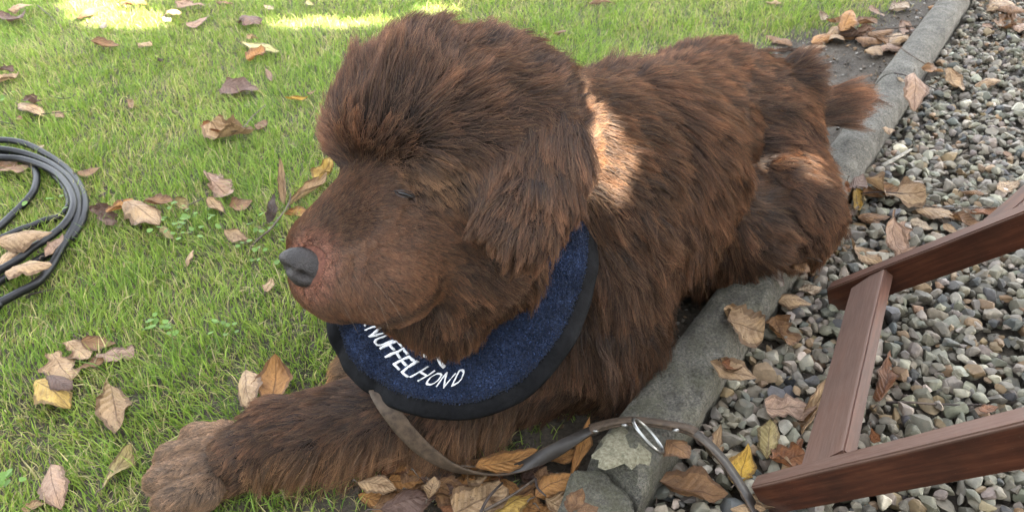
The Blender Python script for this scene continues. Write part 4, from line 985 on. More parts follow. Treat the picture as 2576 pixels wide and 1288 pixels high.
LV = [
 (72, 22, 95, -8, 45, 'tan', 'a', 'oval', 'tan brown leaf with a lifted edge on the dark curled leaf at the lawn corner', {'dz': .015}),
 (35, 62, 110, 10, 50, 'purple', 'k', 'broad', 'dark purplish crumpled leaf under a tan brown leaf on the lawn'),
 (315, 37, 112, -18, 40, 'brown', 'a', 'oval', 'brown oval leaf in the sunlit strip of lawn'),
 (455, 10, 95, 8, 34, 'orange', 'a', 'oval', 'orange brown leaf at the far sunlit edge of the lawn'),
 (350, 82, 42, -60, 22, 'grey', 'f', 'oval', 'faded grey leaf sunk in the grass below the sunlit brown leaf'),
 (360, 148, 92, 6, 42, 'brown', 'c', 'oval', 'brown leaf with one folded edge beside a small tan leaf', {'stalk': 20}),
 (495, 148, 48, 5, 26, 'tan', 'a', 'oval', 'small tan leaf just below the sun patch on the grass'),
 (550, 199, 28, -10, 17, 'dark', 'k', 'broad', 'tiny dark brown leaf scrap alone on the open lawn'),
 (590, 46, 62, 25, 46, 'tan', 'a', 'oval', 'tan leaf with a dark hole next to the white feather'),
 (22, 262, 92, -25, 60, 'tan', 'k', 'broad', 'crumpled tan leaf with a purplish scrap on it beyond the hose'),
 (20, 232, 40, 30, 30, 'purple', 'k', 'torn', 'small purplish scrap leaning on a crumpled tan leaf', {'dz': .012}),
 (100, 368, 112, 24, 42, 'tan', 'a', 'oval', 'long tan leaf with a dark twig beneath its tip'),
 (108, 340, 45, 20, 32, 'purple', 'k', 'torn', 'dull purplish leaf piece standing behind the long tan leaf', {'dz': .012}),
 (196, 385, 46, 25, 24, 'tan', 'f', 'lance', 'small pointed tan leaf lying across a dark twig'),
 (62, 395, 30, 70, 15, 'rust', 'f', 'oval', 'tiny rust coloured leaf in the grass near a dark twig'),
 (445, 350, 62, 65, 36, 'tan', 'r', 'oval', 'tan brown leaf curled upright in the middle of the lawn'),
 (648, 12, 90, 5, 26, 'pink', 'f', 'torn', 'faded pinkish torn leaf at the far side of the lawn'),
 (767, 5, 58, 8, 20, 'brown', 'a', 'oval', 'brown leaf with yellow patch at the far side of the lawn'),
 (678, 72, 82, -24, 34, 'pink', 'f', 'oval', 'flat greyish pink oval leaf near the white feather'),
 (850, 70, 66, 30, 62, 'purple', 'b', 'broad', 'purplish brown leaf folded over into a hollow roll'),
 (860, 124, 32, 10, 22, 'tan', 'k', 'torn', 'small tan scrap above the pale yellow green leaf'),
 (887, 158, 135, 15, 46, 'lime', 'f', 'lance', 'pale yellow green pointed leaf beside an orange leaf'),
 (872, 184, 76, -35, 46, 'orange', 'k', 'oval', 'orange yellow curled leaf touching the pale green leaf', {'dz': .010}),
 (921, 254, 62, 62, 22, 'pink', 'w', 'lance', 'thin pale twisted leaf standing in the grass'),
 (815, 300, 98, 5, 66, 'purple', 'f', 'broad', 'square purplish brown leaf with a white spot'),
 (1015, 330, 78, -5, 22, 'gold', 'w', 'lance', 'thin yellow curled leaf beside the dog\'s forehead'),
 (1066, 308, 32, -30, 13, 'brown', 'f', 'lance', 'tiny brown leaf above the thin yellow leaf'),
 (785, 455, 128, 8, 92, 'tan', 'k', 'broad', 'large crumpled tan leaf with a long grey stalk'),
 (722, 436, 62, 15, 38, 'rust', 'k', 'torn', 'dark rusty curled leaf against the large crumpled leaf', {'dz': .008}),
 (893, 420, 58, -60, 38, 'brown', 'c', 'oval', 'brown pointed leaf next to the large crumpled leaf\'s stalk'),
 (920, 20, 34, 20, 22, 'pale', 'f', 'oval', 'small pale leaf at the far side of the lawn'),
 (1060, 8, 36, 40, 22, 'lime', 'f', 'oval', 'small yellow leaf far off behind the dog\'s head'),
 (1920, 104, 52, -10, 18, 'brown', 'a', 'oval', 'small brown leaf between the dog\'s head and its back'),
 (2060, 6, 95, 3, 20, 'brown', 'a', 'oval', 'brown leaf far off behind the dog\'s back'),
 (2650, 4, 56, 5, 18, 'tan', 'a', 'oval', 'tan leaf at the far end of the worn lawn'),
 (40, 572, 105, -12, 34, 'pink', 'f', 'torn', 'faded leaf lying under the upper loops of the hose'),
 (20, 556, 70, 5, 26, 'brown', 'f', 'torn', 'brown leaf scrap inside the hose coil'),
 (62, 478, 36, 10, 16, 'rust', 'f', 'oval', 'small rusty leaf behind the outer loop of hose'),
 (132, 494, 34, -30, 18, 'pale', 'f', 'lance', 'small pale leaf behind the outer loop of hose'),
 (305, 578, 84, -22, 32, 'brown', 'f', 'oval', 'dull brown leaf half buried in grass beside the hose'),
 (352, 655, 28, -35, 16, 'dark', 'f', 'oval', 'tiny blackish leaf beside the hose'),
 (352, 735, 100, 70, 60, 'purple', 'k', 'torn', 'dark purple shrivelled leaf at the end of the leaf cluster beside the hose'),
 (408, 700, 100, -28, 44, 'orange', 'c', 'oval', 'orange brown leaf between the shrivelled purple leaf and a big tan leaf', {'dz': .010}),
 (482, 728, 136, 28, 92, 'tan', 'a', 'oval', 'big tan leaf in the cluster on the lawn beside the hose', {'dz': .010}),
 (540, 682, 98, -4, 56, 'brown', 'c', 'oval', 'brown cupped leaf behind the big tan leaf', {'dz': .012}),
 (618, 692, 78, 42, 42, 'olive', 'r', 'lance', 'olive tan rolled leaf next to the brown cupped leaf'),
 (570, 790, 70, 40, 24, 'olive', 'f', 'lance', 'thin olive leaf tip trailing from the big tan leaf'),
 (85, 812, 190, -8, 84, 'tan', 'a', 'oval', 'very large tan leaf draped over the hose loops', {'dz': .040}),
 (182, 832, 92, -52, 44, 'pink', 'c', 'oval', 'pinkish serrated leaf leaning on the hose', {'dz': .03}),
 (14, 882, 80, -60, 52, 'tan', 'a', 'broad', 'tan leaf between two larger leaves on the hose', {'dz': .02}),
 (95, 914, 165, -6, 72, 'tan', 'a', 'oval', 'large tan domed leaf on the lower loops of the hose', {'dz': .030}),
 (748, 640, 138, 38, 62, 'pink', 'k', 'torn', 'ragged pale pinkish leaf skeleton on the lawn'),
 (738, 597, 52, 20, 24, 'pink', 'f', 'torn', 'small pale scrap beyond the ragged pale leaf'),
 (735, 702, 84, 48, 40, 'tan', 'w', 'oval', 'tan folded leaf with two points'),
 (823, 690, 82, -8, 52, 'brown', 'c', 'oval', 'brown cupped leaf with rolled rim near the dog\'s muzzle'),
 (930, 720, 98, -62, 36, 'dark', 'w', 'lance', 'black shrivelled leaf hanging by the twig near the muzzle', {'tilt': 20}),
 (972, 648, 118, -88, 46, 'tan', 'r', 'lance', 'tan leaf twisted upright like a ribbon by the muzzle', {'tilt': 35}),
 (1058, 650, 150, -32, 62, 'tan', 'r', 'lance', 'long tan rolled leaf on the twig beside the muzzle', {'tilt': 12}),
 (1108, 588, 84, -50, 62, 'yellow', 'k', 'oval', 'yellow brown crinkled leaf tucked behind the dog\'s muzzle', {'tilt': 15, 'dz': .01}),
 (1020, 722, 100, 0, 40, 'orange', 'r', 'lance', 'orange tan rolled leaf below the twig fork by the muzzle'),
 (815, 803, 104, 20, 34, 'tan', 'w', 'lance', 'tan slender leaf lying along the grass before the muzzle'),
 (647, 873, 64, -65, 26, 'tan', 'a', 'lance', 'narrow tan leaf on edge in the open grass before the nose'),
 (918, 966, 52, -70, 34, 'tan', 'f', 'oval', 'small tan leaf in the grass under the dog\'s nose'),
 (208, 1246, 108, 55, 76, 'tan', 'f', 'torn', 'tan ragged leaf beside the yellow brown leaf in the flat leaf group'),
 (265, 1190, 98, 40, 48, 'tan', 'f', 'torn', 'tan torn leaf in the middle of the flat leaf group on the lawn'),
 (335, 1165, 110, 2, 40, 'brown', 'f', 'oval', 'brown leaf at the far side of the flat leaf group on the lawn'),
 (392, 1203, 125, -6, 48, 'pink', 'f', 'torn', 'pinkish brown torn leaf on the dog\'s side of the flat leaf group'),
 (310, 1232, 90, -20, 30, 'brown', 'f', 'torn', 'brown narrow piece in the flat leaf group on the lawn'),
 (175, 1340, 142, 38, 92, 'yellow', 'a', 'oval', 'yellow brown leaf under a purplish leaf on the lawn'),
 (200, 1298, 92, 30, 52, 'purple', 'a', 'oval', 'purplish brown leaf lying on the yellow brown leaf', {'dz': .018}),
 (396, 1388, 142, 75, 96, 'tan', 'w', 'broad', 'tan leaf with a stem notch alone on the grass before the paw', {'side': -12}),
 (850, 1325, 135, 82, 92, 'tan', 'a', 'oval', 'tan arched leaf standing behind the foreleg', {'side': 25, 'dz': .01}),
 (935, 1312, 150, -78, 110, 'orange', 'c', 'oval', 'orange tan leaf curled upright behind the foreleg', {'tilt': 22, 'dz': .01}),
 (403, 1592, 176, -58, 56, 'olive', 'w', 'oval', 'olive yellow twisted leaf between the paw and a pinkish leaf'),
 (182, 1652, 152, 75, 84, 'pink', 'a', 'oval', 'pinkish tan oval leaf standing in the near grass'),
 (112, 1720, 92, -15, 30, 'tan', 'w', 'lance', 'pale narrow leaf at the foot of the pinkish tan leaf'),
 (1288, 1648, 130, 8, 48, 'tan', 'a', 'oval', 'tan leaf poking out from under the foreleg feathering', {'dz': .02}),
 (1300, 1700, 150, 12, 50, 'orange', 'c', 'oval', 'orange edged curled leaf below the foreleg feathering'),
 (1400, 1716, 190, -14, 96, 'purple', 'a', 'oval', 'large purplish brown leaf in the heap beside the foreleg', {'dz': .016}),
 (1476, 1657, 76, -75, 60, 'tan', 'r', 'oval', 'tan leaf curled into a ball on the leaf heap', {'dz': .03}),
 (1548, 1676, 135, 25, 82, 'brown', 'f', 'oval', 'brown flat leaf behind the curled ball leaf', {'dz': .012}),
 (1642, 1704, 185, -30, 112, 'tan', 'f', 'broad', 'large tan leaf with a dark stalk across it in the leaf heap', {'dz': .016}),
 (1750, 1722, 150, -28, 82, 'yellow', 'a', 'oval', 'yellow brown leaf near the concrete block in the leaf heap', {'dz': .014}),
 (1736, 1566, 215, -18, 66, 'orange', 'c', 'oval', 'long orange leaf behind the loop of the leash', {'dz': .02}),
 (1930, 1552, 145, -12, 46, 'orange', 'c', 'lance', 'orange leaf behind the leash beside the kerb end', {'dz': .02}),
 (1985, 1560, 175, -66, 56, 'orange', 'r', 'lance', 'tall tan orange leaf standing against the kerb end', {'tilt': 30, 'dz': .01}),
 (1900, 1648, 150, -30, 78, 'orange', 'a', 'oval', 'broad orange leaf leaning towards the concrete block', {'dz': .03}),
 (1852, 1618, 70, -50, 52, 'brown', 'k', 'oval', 'small brown crinkled leaf under the leash loop', {'dz': .02}),
 (1935, 1722, 140, 15, 60, 'tan', 'w', 'lance', 'tan orange leaf with a twisted stalk before the concrete block', {'dz': .03}),
 (2012, 1736, 80, -20, 46, 'brown', 'a', 'oval', 'brown leaf overlapping the foot of the concrete block', {'dz': .05}),
 (1800, 1668, 120, -35, 40, 'brown', 'r', 'lance', 'narrow rolled brown leaf in the middle of the leaf heap', {'dz': .012}),
 (1700, 1640, 100, 20, 50, 'rust', 'f', 'oval', 'rusty leaf in the shade under the leash', {}),
 (1600, 1740, 110, 10, 50, 'brown', 'k', 'oval', 'brown crinkled leaf at the near edge of the leaf heap', {}),
 (1850, 1745, 110, -10, 44, 'brown', 'f', 'torn', 'torn brown leaf at the near edge of the leaf heap', {}),
 (2546, 1105, 165, 30, 112, 'tan', 'k', 'broad', 'large tan leaf with dark brown edges leaning on the kerb'),
 (2672, 1142, 104, 60, 82, 'brown', 'k', 'torn', 'brown lobed leaf beside the large dark edged leaf'),
 (2746, 905, 66, 20, 46, 'brown', 'a', 'oval', 'small brown leaf at the edge of the dog\'s hind fur'),
 (2664, 942, 76, 70, 40, 'grey', 'w', 'oval', 'grey curled leaf wedged between dog and gravel'),
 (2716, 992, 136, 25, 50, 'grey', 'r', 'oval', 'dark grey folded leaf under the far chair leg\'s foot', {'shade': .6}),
 (2716, 1040, 118, 5, 50, 'tan', 'a', 'oval', 'tan brown leaf in front of the grey folded leaf'),
 (2775, 986, 78, -10, 34, 'pale', 'f', 'oval', 'pale leaf at the foot of the far chair leg'),
 (2955, 888, 130, 35, 60, 'tan', 'w', 'oval', 'tan leaf with a dark midrib beside the far chair leg'),
 (3050, 860, 150, 62, 60, 'pink', 'k', 'torn', 'pinkish torn leaf between gravel and far chair leg'),
 (3072, 806, 110, -70, 70, 'pink', 'k', 'torn', 'upper pinkish torn leaf piece on the gravel'),
 (2494, 1335, 165, 22, 68, 'tan', 'c', 'oval', 'tan curled leaf on gravel close to the mossy kerb'),
 (2508, 1245, 74, 10, 42, 'rust', 'k', 'oval', 'small dark red brown leaf by the mossy kerb'),
 (2700, 1418, 165, -5, 66, 'pink', 'f', 'torn', 'faded pinkish leaf beside the crossbar'),
 (2790, 1400, 165, -62, 70, 'tan', 'r', 'oval', 'tan leaf standing up against the crossbar', {'tilt': 20}),
 (3042, 1290, 190, -78, 66, 'rust', 'w', 'oval', 'dark rusty leaf on gravel on the far side of the crossbar'),
 (2322, 1526, 104, 40, 84, 'brown', 'a', 'oval', 'brown leaf lying under the metal ring of the leash'),
 (2455, 1510, 110, -80, 42, 'tan', 'w', 'lance', 'narrow tan leaf beside the leash on gravel'),
 (2618, 1545, 130, -85, 76, 'olive', 'a', 'oval', 'olive brown leaf near the foot of the near chair leg'),
 (2540, 1608, 132, -75, 84, 'gold', 'w', 'oval', 'bright yellow leaf beside the leash and the near chair leg'),
 (2368, 1684, 235, 10, 112, 'brown', 'c', 'oval', 'big brown and tan veined leaf on gravel inside the leash\'s bend', {'stalk': 30}),
 (2695, 1578, 125, -12, 72, 'rust', 'k', 'torn', 'dark brown crinkled leaf behind the near chair leg'),
 (2735, 1515, 60, -60, 30, 'rust', 'r', 'oval', 'small dark red leaf against the crossbar\'s lower end'),
 (2636, 1712, 140, 12, 44, 'tan', 'f', 'oval', 'tan leaf under the near chair leg\'s end'),
 (2560, 1745, 120, 0, 40, 'tan', 'a', 'oval', 'tan leaf in front of the near chair leg\'s foot'),
 (3385, 1394, 70, -15, 26, 'rust', 'f', 'oval', 'rusty leaf beyond the near chair leg on gravel'),
 (2990, 1500, 60, 50, 30, 'rust', 'k', 'oval', 'small rusty leaf scrap between crossbar and near chair leg'),
 (2936, 682, 140, 85, 58, 'yellow', 'r', 'oval', 'yellow brown curled leaf standing by the kerb behind the dog', {'tilt': 8}),
 (2944, 622, 80, -60, 44, 'purple', 'w', 'oval', 'dark purple leaf behind the yellow brown curled leaf'),
 (2905, 640, 60, 80, 30, 'rust', 'k', 'oval', 'rusty scrap between the dog and the yellow brown leaf'),
 (3045, 684, 215, 12, 92, 'tan', 'k', 'torn', 'very large tan ragged leaf with a long thin stalk on gravel'),
 (3010, 652, 110, -18, 52, 'brown', 'c', 'torn', 'brown edge of leaf standing over the very large ragged leaf', {'dz': .01}),
 (3216, 730, 158, 15, 50, 'tan', 'a', 'oval', 'tan leaf between the very large ragged leaf and the chair leg'),
 (3300, 745, 118, 20, 50, 'brown', 'c', 'oval', 'brown leaf resting against the far chair leg'),
 (3158, 762, 78, 20, 40, 'pale', 'a', 'torn', 'pale scrap of leaf below the very large ragged leaf'),
 (2990, 748, 110, -5, 44, 'brown', 'a', 'oval', 'brown tan leaf on gravel below the yellow brown leaf'),
 (3428, 686, 100, -25, 40, 'tan', 'f', 'oval', 'tan leaf at the upper end of the far chair leg'),
 (3380, 716, 118, -8, 28, 'rust', 'r', 'lance', 'rust coloured rolled leaf beside the far chair leg'),
 (3332, 658, 76, 5, 26, 'brown', 'a', 'oval', 'small brown leaf on gravel above the far chair leg'),
 (3260, 775, 60, 30, 30, 'tan', 'f', 'oval', 'small tan leaf close to the far chair leg on gravel'),
 (2668, 134, 96, 18, 42, 'brown', 'a', 'oval', 'brown arched leaf at the edge of soil and worn grass'),
 (2698, 168, 86, -12, 22, 'dark', 'r', 'lance', 'dark brown rolled leaf on the soil near the dog\'s back', {'shade': 1.6}),
 (2826, 128, 102, -20, 46, 'orange', 'a', 'oval', 'tan orange domed leaf on the bare soil'),
 (2790, 160, 76, -8, 28, 'tan', 'a', 'oval', 'low tan leaf in front of the tan orange domed leaf'),
 (2767, 190, 80, 5, 20, 'grey', 'f', 'torn', 'flat greyish leaf remains on the bare soil'),
 (2818, 52, 62, 55, 34, 'pale', 'r', 'oval', 'pale leaf with white underside at the edge of the worn grass'),
 (2855, 68, 46, -10, 26, 'brown', 'k', 'oval', 'small brown leaf between pale and tan orange leaves', {'dz': .01}),
 (2897, 80, 86, -55, 60, 'orange', 'a', 'oval', 'large upright tan orange leaf in the soil drift', {'tilt': 12, 'dz': .02}),
 (2962, 70, 80, -10, 50, 'brown', 'c', 'oval', 'ribbed brown leaf beside the upright tan orange leaf', {'dz': .03}),
 (2920, 122, 100, 8, 52, 'dark', 'r', 'oval', 'blackish leaf with a white curled rim in the soil drift', {'dz': .008, 'shade': 1.5}),
 (2975, 138, 90, 15, 50, 'brown', 'a', 'oval', 'curled brown leaf in the drift on bare soil by the kerb', {'dz': .012, 'group': SOILG}),
 (3016, 112, 88, -10, 40, 'brown', 'a', 'oval', 'curled brown leaf in the drift on bare soil by the kerb', {'dz': .012, 'group': SOILG}),
 (3074, 134, 96, -20, 50, 'tan', 'a', 'oval', 'tan rippled leaf in the drift against the kerb', {'dz': .012}),
 (3050, 168, 108, -14, 42, 'pink', 'a', 'oval', 'pinkish brown bent leaf at the near end of the soil drift'),
 (3076, 188, 56, -40, 30, 'orange', 'r', 'oval', 'small rolled orange leaf tucked against the kerb'),
 (3130, 108, 68, -30, 40, 'dark', 'w', 'oval', 'dark grey leaf leaning on the kerb', {'dz': .01, 'shade': 1.8}),
 (3085, 22, 68, -25, 44, 'pale', 'f', 'oval', 'pale ribbed leaf beyond the soil drift'),
 (3002, 36, 66, 30, 24, 'pink', 'f', 'oval', 'pinkish flat leaf at the far side of the soil'),
 (3212, 24, 66, 5, 30, 'orange', 'a', 'oval', 'orange leaf next to the far end of the kerb'),
 (3345, 26, 140, 12, 50, 'brown', 'a', 'oval', 'large brown leaf beyond the kerb\'s far end on gravel'),
 (3415, 46, 110, -20, 60, 'tan', 'a', 'oval', 'tan leaf in the heap at the far corner of the gravel'),
 (3470, 34, 100, 15, 56, 'brown', 'a', 'oval', 'brown leaf at the back of the heap at the far gravel corner', {'dz': .02}),
 (3455, 82, 116, -35, 72, 'brown', 'c', 'broad', 'large brown cupped leaf at the front of the heap at the far gravel corner', {'dz': .01}),
 (3500, 92, 90, -30, 50, 'pink', 'a', 'oval', 'pinkish leaf at the front of the heap at the far gravel corner'),
 (3384, 104, 50, 20, 24, 'pink', 'f', 'torn', 'small pinkish scrap before the heap at the far gravel corner'),
 (3195, 232, 76, 12, 46, 'brown', 'r', 'oval', 'brown rolled leaf hanging off the kerb edge over gravel', {'dz': .02, 'stalk': 0}),
 (3264, 288, 118, 52, 50, 'tan', 'c', 'lance', 'long tan curved leaf below the rolled leaf at the kerb'),
 (3376, 300, 88, -14, 36, 'tan', 'a', 'oval', 'tan leaf lying alone on the far gravel'),
 (3124, 335, 118, 68, 72, 'pink', 'a', 'oval', 'pinkish tan leaf leaning against the kerb on gravel', {'tilt': -18, 'dz': .01}),
 (3086, 266, 32, 40, 18, 'pale', 'r', 'oval', 'tiny pale leaf on top of the kerb'),
 (3043, 438, 46, 70, 34, 'tan', 'a', 'oval', 'small tan leaf on gravel beside the middle of the kerb'),
 (3015, 268, 38, -40, 26, 'brown', 'k', 'oval', 'small brown leaf on the soil beside the tail', {}),
]
hr = np.random.default_rng(55)
for i in range(26):      # the lower layers of the heap between foreleg and kerb end
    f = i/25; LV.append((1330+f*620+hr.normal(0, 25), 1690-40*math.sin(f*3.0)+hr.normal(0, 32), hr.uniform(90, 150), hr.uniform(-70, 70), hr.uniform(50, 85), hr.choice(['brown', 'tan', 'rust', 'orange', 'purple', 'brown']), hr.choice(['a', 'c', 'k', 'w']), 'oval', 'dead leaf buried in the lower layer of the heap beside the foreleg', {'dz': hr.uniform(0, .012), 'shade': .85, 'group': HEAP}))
for i in range(9):
    LV.append((2850+i*30+hr.normal(0, 14), 118+hr.normal(0, 26), hr.uniform(60, 90), hr.uniform(-60, 60), hr.uniform(34, 50), hr.choice(['brown', 'tan', 'rust', 'pink']), hr.choice(['a', 'c', 'k', 'r']), 'oval', 'curled brown leaf in the drift on bare soil by the kerb', {'dz': hr.uniform(0, .02), 'group': SOILG}))
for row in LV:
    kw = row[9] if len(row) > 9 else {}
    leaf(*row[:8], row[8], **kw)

# ------------------------------------------------------------------ twigs, stick, feather
def twig(name, pts, r, m, label, cat='twig'):
    P = np.array([GS(x, y, z) if len(p_) == 3 else p_ for p_ in pts for (x, y, z) in [p_]]); pa = catmull(P, 6)
    pa += np.stack([snoise(pa, 30, int(pts[0][0]))*.002]*2 + [0*pa[:, 0]], 1); b0 = pa.mean(0)*np.array([1, 1, 0])
    V, F = tube(pa-b0, np.linspace(r, r*.6, len(pa)), 7); o = link(name, mesh_py(name, V, F), m); o.location = b0; return tag(o, label, cat, 'twigs')
twig('twig', [(850, 862, .006), (880, 825, .025), (925, 785, .035), (965, 735, .04), (990, 695, .045), (995, 660, .06)], .0028, M['twig'], 'grey twig rising from the grass beside the dog\'s muzzle')
twig('twig', [(770, 448, .03), (805, 450, .045), (840, 432, .055), (865, 400, .05), (905, 362, .04)], .0019, M['twig'], 'curved grey stalk of the large crumpled leaf')
twig('twig', [(118, 394, .02), (180, 388, .03), (272, 380, .03)], .0018, M['darktwig'], 'straight dark twig under the long tan leaf')
twig('twig', [(190, 333, .02), (215, 338, .03), (245, 334, .03), (258, 322, .035)], .0024, M['darktwig'], 'short dark twig in the grass above the hose')
twig('twig', [(0, 416, .02), (40, 424, .025), (85, 436, .02)], .0016, M['darktwig'], 'thin dark twig in the grass just above the hose')
twig('twig', [(130, 20, .03), (165, 50, .03), (200, 90, .02)], .0025, M['twig'], 'grey twig in the grass beside the dark curled leaf')
twig('twig', [(640, 705, .03), (700, 678, .03)], .0018, M['twig'], 'short grey stalk behind the olive rolled leaf')
twig('twig', [(100, 1010, .02), (160, 995, .02), (210, 982, .025)], .0022, M['darktwig'], 'dark twig in the grass below the hose')
twig('stick', [(3018, 570, .036), (3070, 542, .04), (3120, 512, .038)], .0062, M['stick'], 'thick grey stick lying on the gravel', 'stick')
twig('twig', [(2948, 662, .05), (3010, 658, .062), (3090, 662, .055), (3160, 678, .045), (3215, 692, .04)], .0018, M['darktwig'], 'thin dark stalk across the very large ragged leaf')
twig('twig', [(3085, 685, .04), (3180, 706, .045), (3290, 712, .05), (3400, 708, .045), (3450, 712, .04)], .0020, M['twig'], 'long bent stalk reaching to the far chair leg')
twig('twig', [(3000, 102, .03), (3080, 96, .04), (3170, 84, .06)], .0022, M['twig'], 'grey twig from the soil drift to the kerb')
twig('twig', [(3020, 128, .03), (3090, 122, .06), (3145, 108, .08)], .0018, M['twig'], 'thin twig lying across the drift of leaves')
twig('twig', [(3086, 165, .10), (3115, 185, .102), (3155, 212, .10), (3200, 238, .07)], .0024, M['twig'], 'crooked twig lying over the kerb')
twig('twig', [(3062, 250, .105), (3110, 262, .105), (3170, 290, .06), (3240, 326, .03)], .0022, M['darktwig'], 'long dark twig running from the kerb down to the gravel')
twig('twig', [(3340, 150, .03), (3390, 122, .035), (3440, 112, .035)], .0022, M['twig'], 'grey twig on the far gravel')
twig('twig', [(3035, 1376, .036), (3150, 1378, .04), (3270, 1386, .04), (3360, 1386, .036)], .0024, M['darktwig'], 'dark twig between crossbar and near chair leg')
twig('twig', [(1645, 1760, .05), (1665, 1712, .06), (1700, 1672, .06), (1725, 1648, .05)], .0026, M['darktwig'], 'dark stalk lying over the large tan leaf of the heap')
twig('twig', [(1832, 1640, .05), (1838, 1672, .06), (1866, 1700, .06)], .0022, M['darktwig'], 'small dark twig beside the broad orange leaf')
twig('twig', [(1660, 1745, .03), (1760, 1690, .045), (1830, 1640, .04)], .0026, M['twig'], 'thick brown stem among the heaped leaves')
twig('twig', [(2240, 1790, .03), (2260, 1600, .03)], .001, M['twig'], 'thin dry stem on the gravel inside the leash\'s bend')
# feather
fb = GS(575, 76, .03); fv, ff = [], []
for i in range(120):
    a = rng.uniform(0, 6.28); l = rng.uniform(.008, .024); d = np.array([math.cos(a)*.9, math.sin(a)*.7, rng.uniform(.15, .9)]); w = np.cross(d, [0, 0, 1.0]); w = w/np.linalg.norm(w)*.0011
    n0 = len(fv); fv += [-w, w, d*l*.6 + w + np.array([0, 0, .002]), d*l*.6 - w + np.array([0, 0, .002]), d*l]; ff += [(n0, n0+1, n0+2, n0+3), (n0+3, n0+2, n0+4)]
fo = link('feather', mesh_py('feather', fv, ff, False), M['feather']); fo.location = fb; tag(fo, 'small white downy feather on the lawn beside a tan leaf', 'feather')

# ------------------------------------------------------------------ grass: single blades over the whole lawn
NG = GRASSN
def sample(n):
    x = rng.uniform(-3.3, 2.3, n); y = rng.uniform(.30, 4.6, n); px, py, t = proj(np.stack([x, y, 0*x], -1))
    m = 640; inside = (px > -m) & (px < 2576+m) & (py > -m) & (py < 1288+m)
    inside &= ((px > -120) & (px < 2700) & (py > -120) & (py < 1420)) | (rng.random(n) < .42)
    return x[inside], y[inside]
gx, gy = sample(int(NG*2.75))
so = soil_amount(gx, gy); okk = (kd(gx, gy) > KW+.004) & (rng.random(len(gx)) > so*1.04)
tq = proj(np.stack([gx, gy, 0*gx], -1))[2]; okk &= rng.random(len(gx)) < np.clip((1.75/tq)**1.1, .3, 1)
dogin = body_field(np.stack([gx, gy, np.full_like(gx, .03)], -1)) < -.02; okk &= ~dogin
gx, gy, so = gx[okk], gy[okk], so[okk]; n = len(gx); P = np.stack([gx, gy, 0*gx], 1)
patch = snoise(P, 4.5, 201)*.45 + snoise(P, 13, 202)*.5; tuft = snoise(P, 24, 203)
L = np.clip(rng.normal(.030, .012, n)*(1+.28*tuft-.16*patch), .012, .085)*(1-.45*so)
Wb = rng.uniform(.0012, .0030, n)*(1+.25*(rng.random(n) < .08))
az = rng.uniform(0, 6.283, n); lean = np.abs(rng.normal(.7, .4, n))
drift = np.stack([snoise(P, 8, 204), snoise(P, 8, 205)], 1)*.45
hd = np.stack([np.cos(az), np.sin(az)], 1)*lean[:, None] + drift; dry = rng.random(n) < np.clip(.19 + .20*patch + .25*so, .05, .65)
lying = dry & (rng.random(n) < .55); hd[lying] *= 2.2; L = np.where(lying, L*1.1, L)
cap = np.full(n, 9.0)
for (fx, fy, ya, a_, b_, fz) in footprints:
    dx, dy = gx-fx, gy-fy; q = ((dx*math.cos(ya)+dy*math.sin(ya))/a_)**2 + ((-dx*math.sin(ya)+dy*math.cos(ya))/b_)**2
    cap = np.where(q < 1.0, np.minimum(cap, max(.004, fz-.002)), cap)
bf = body_field(np.stack([gx, gy, np.full_like(gx, .04)], -1)); cap = np.where(bf < .03, np.minimum(cap, .012 + np.maximum(bf, 0)*.6), cap)
hd3 = np.concatenate([hd, np.zeros((n, 1))], 1); up = np.array([0, 0, 1.0])
d1 = nrm(hd3*.45 + up); d2 = nrm(hd3*1.15 + up*.75 + rng.normal(0, .12, (n, 3)))
p1 = P + d1*(L*.5)[:, None]; p2 = p1 + d2*(L*.5)[:, None]
sc = np.minimum(1, cap/np.maximum(np.maximum(p1[:, 2], p2[:, 2]), 1e-4)); 
for q in (p1, p2): q[:, 2] *= sc
p2[:, 2] = np.maximum(p2[:, 2], .004)
sd = nrm(np.cross(d2, up) + rng.normal(0, .5, (n, 3)))*Wb[:, None]*.5
V = np.stack([P-sd, P+sd, p1+sd*.85, p1-sd*.85, p2], 1).reshape(-1, 3); k5 = np.arange(n)[:, None]*5
F = np.concatenate([k5+np.array([[0, 1, 2]]), k5+np.array([[0, 2, 3]]), k5+np.array([[3, 2, 4]])], 1).reshape(-1, 3)
g1, g2, g3 = np.array((.20, .31, .052)), np.array((.33, .40, .092)), np.array((.13, .225, .042)); stw = np.array((.50, .43, .22))
mixv = np.clip(.5+.5*patch+rng.normal(0, .28, n), 0, 1)[:, None]; gc = g1*(1-mixv)+g2*mixv; gc = np.where(rng.random((n, 1)) < .25, g3, gc)
gc = np.where(dry[:, None], stw*rng.uniform(.55, 1.1, (n, 1)), gc)*np.exp(rng.normal(0, .13, (n, 1)))
grass = link('grass', mesh_np('grass', V, F, True, {'col': np.repeat(np.clip(gc, 0, .8), 5, axis=0)}), M['grass'])
tag(grass, 'short green lawn grass with dry straw blades', 'grass', kind='stuff')
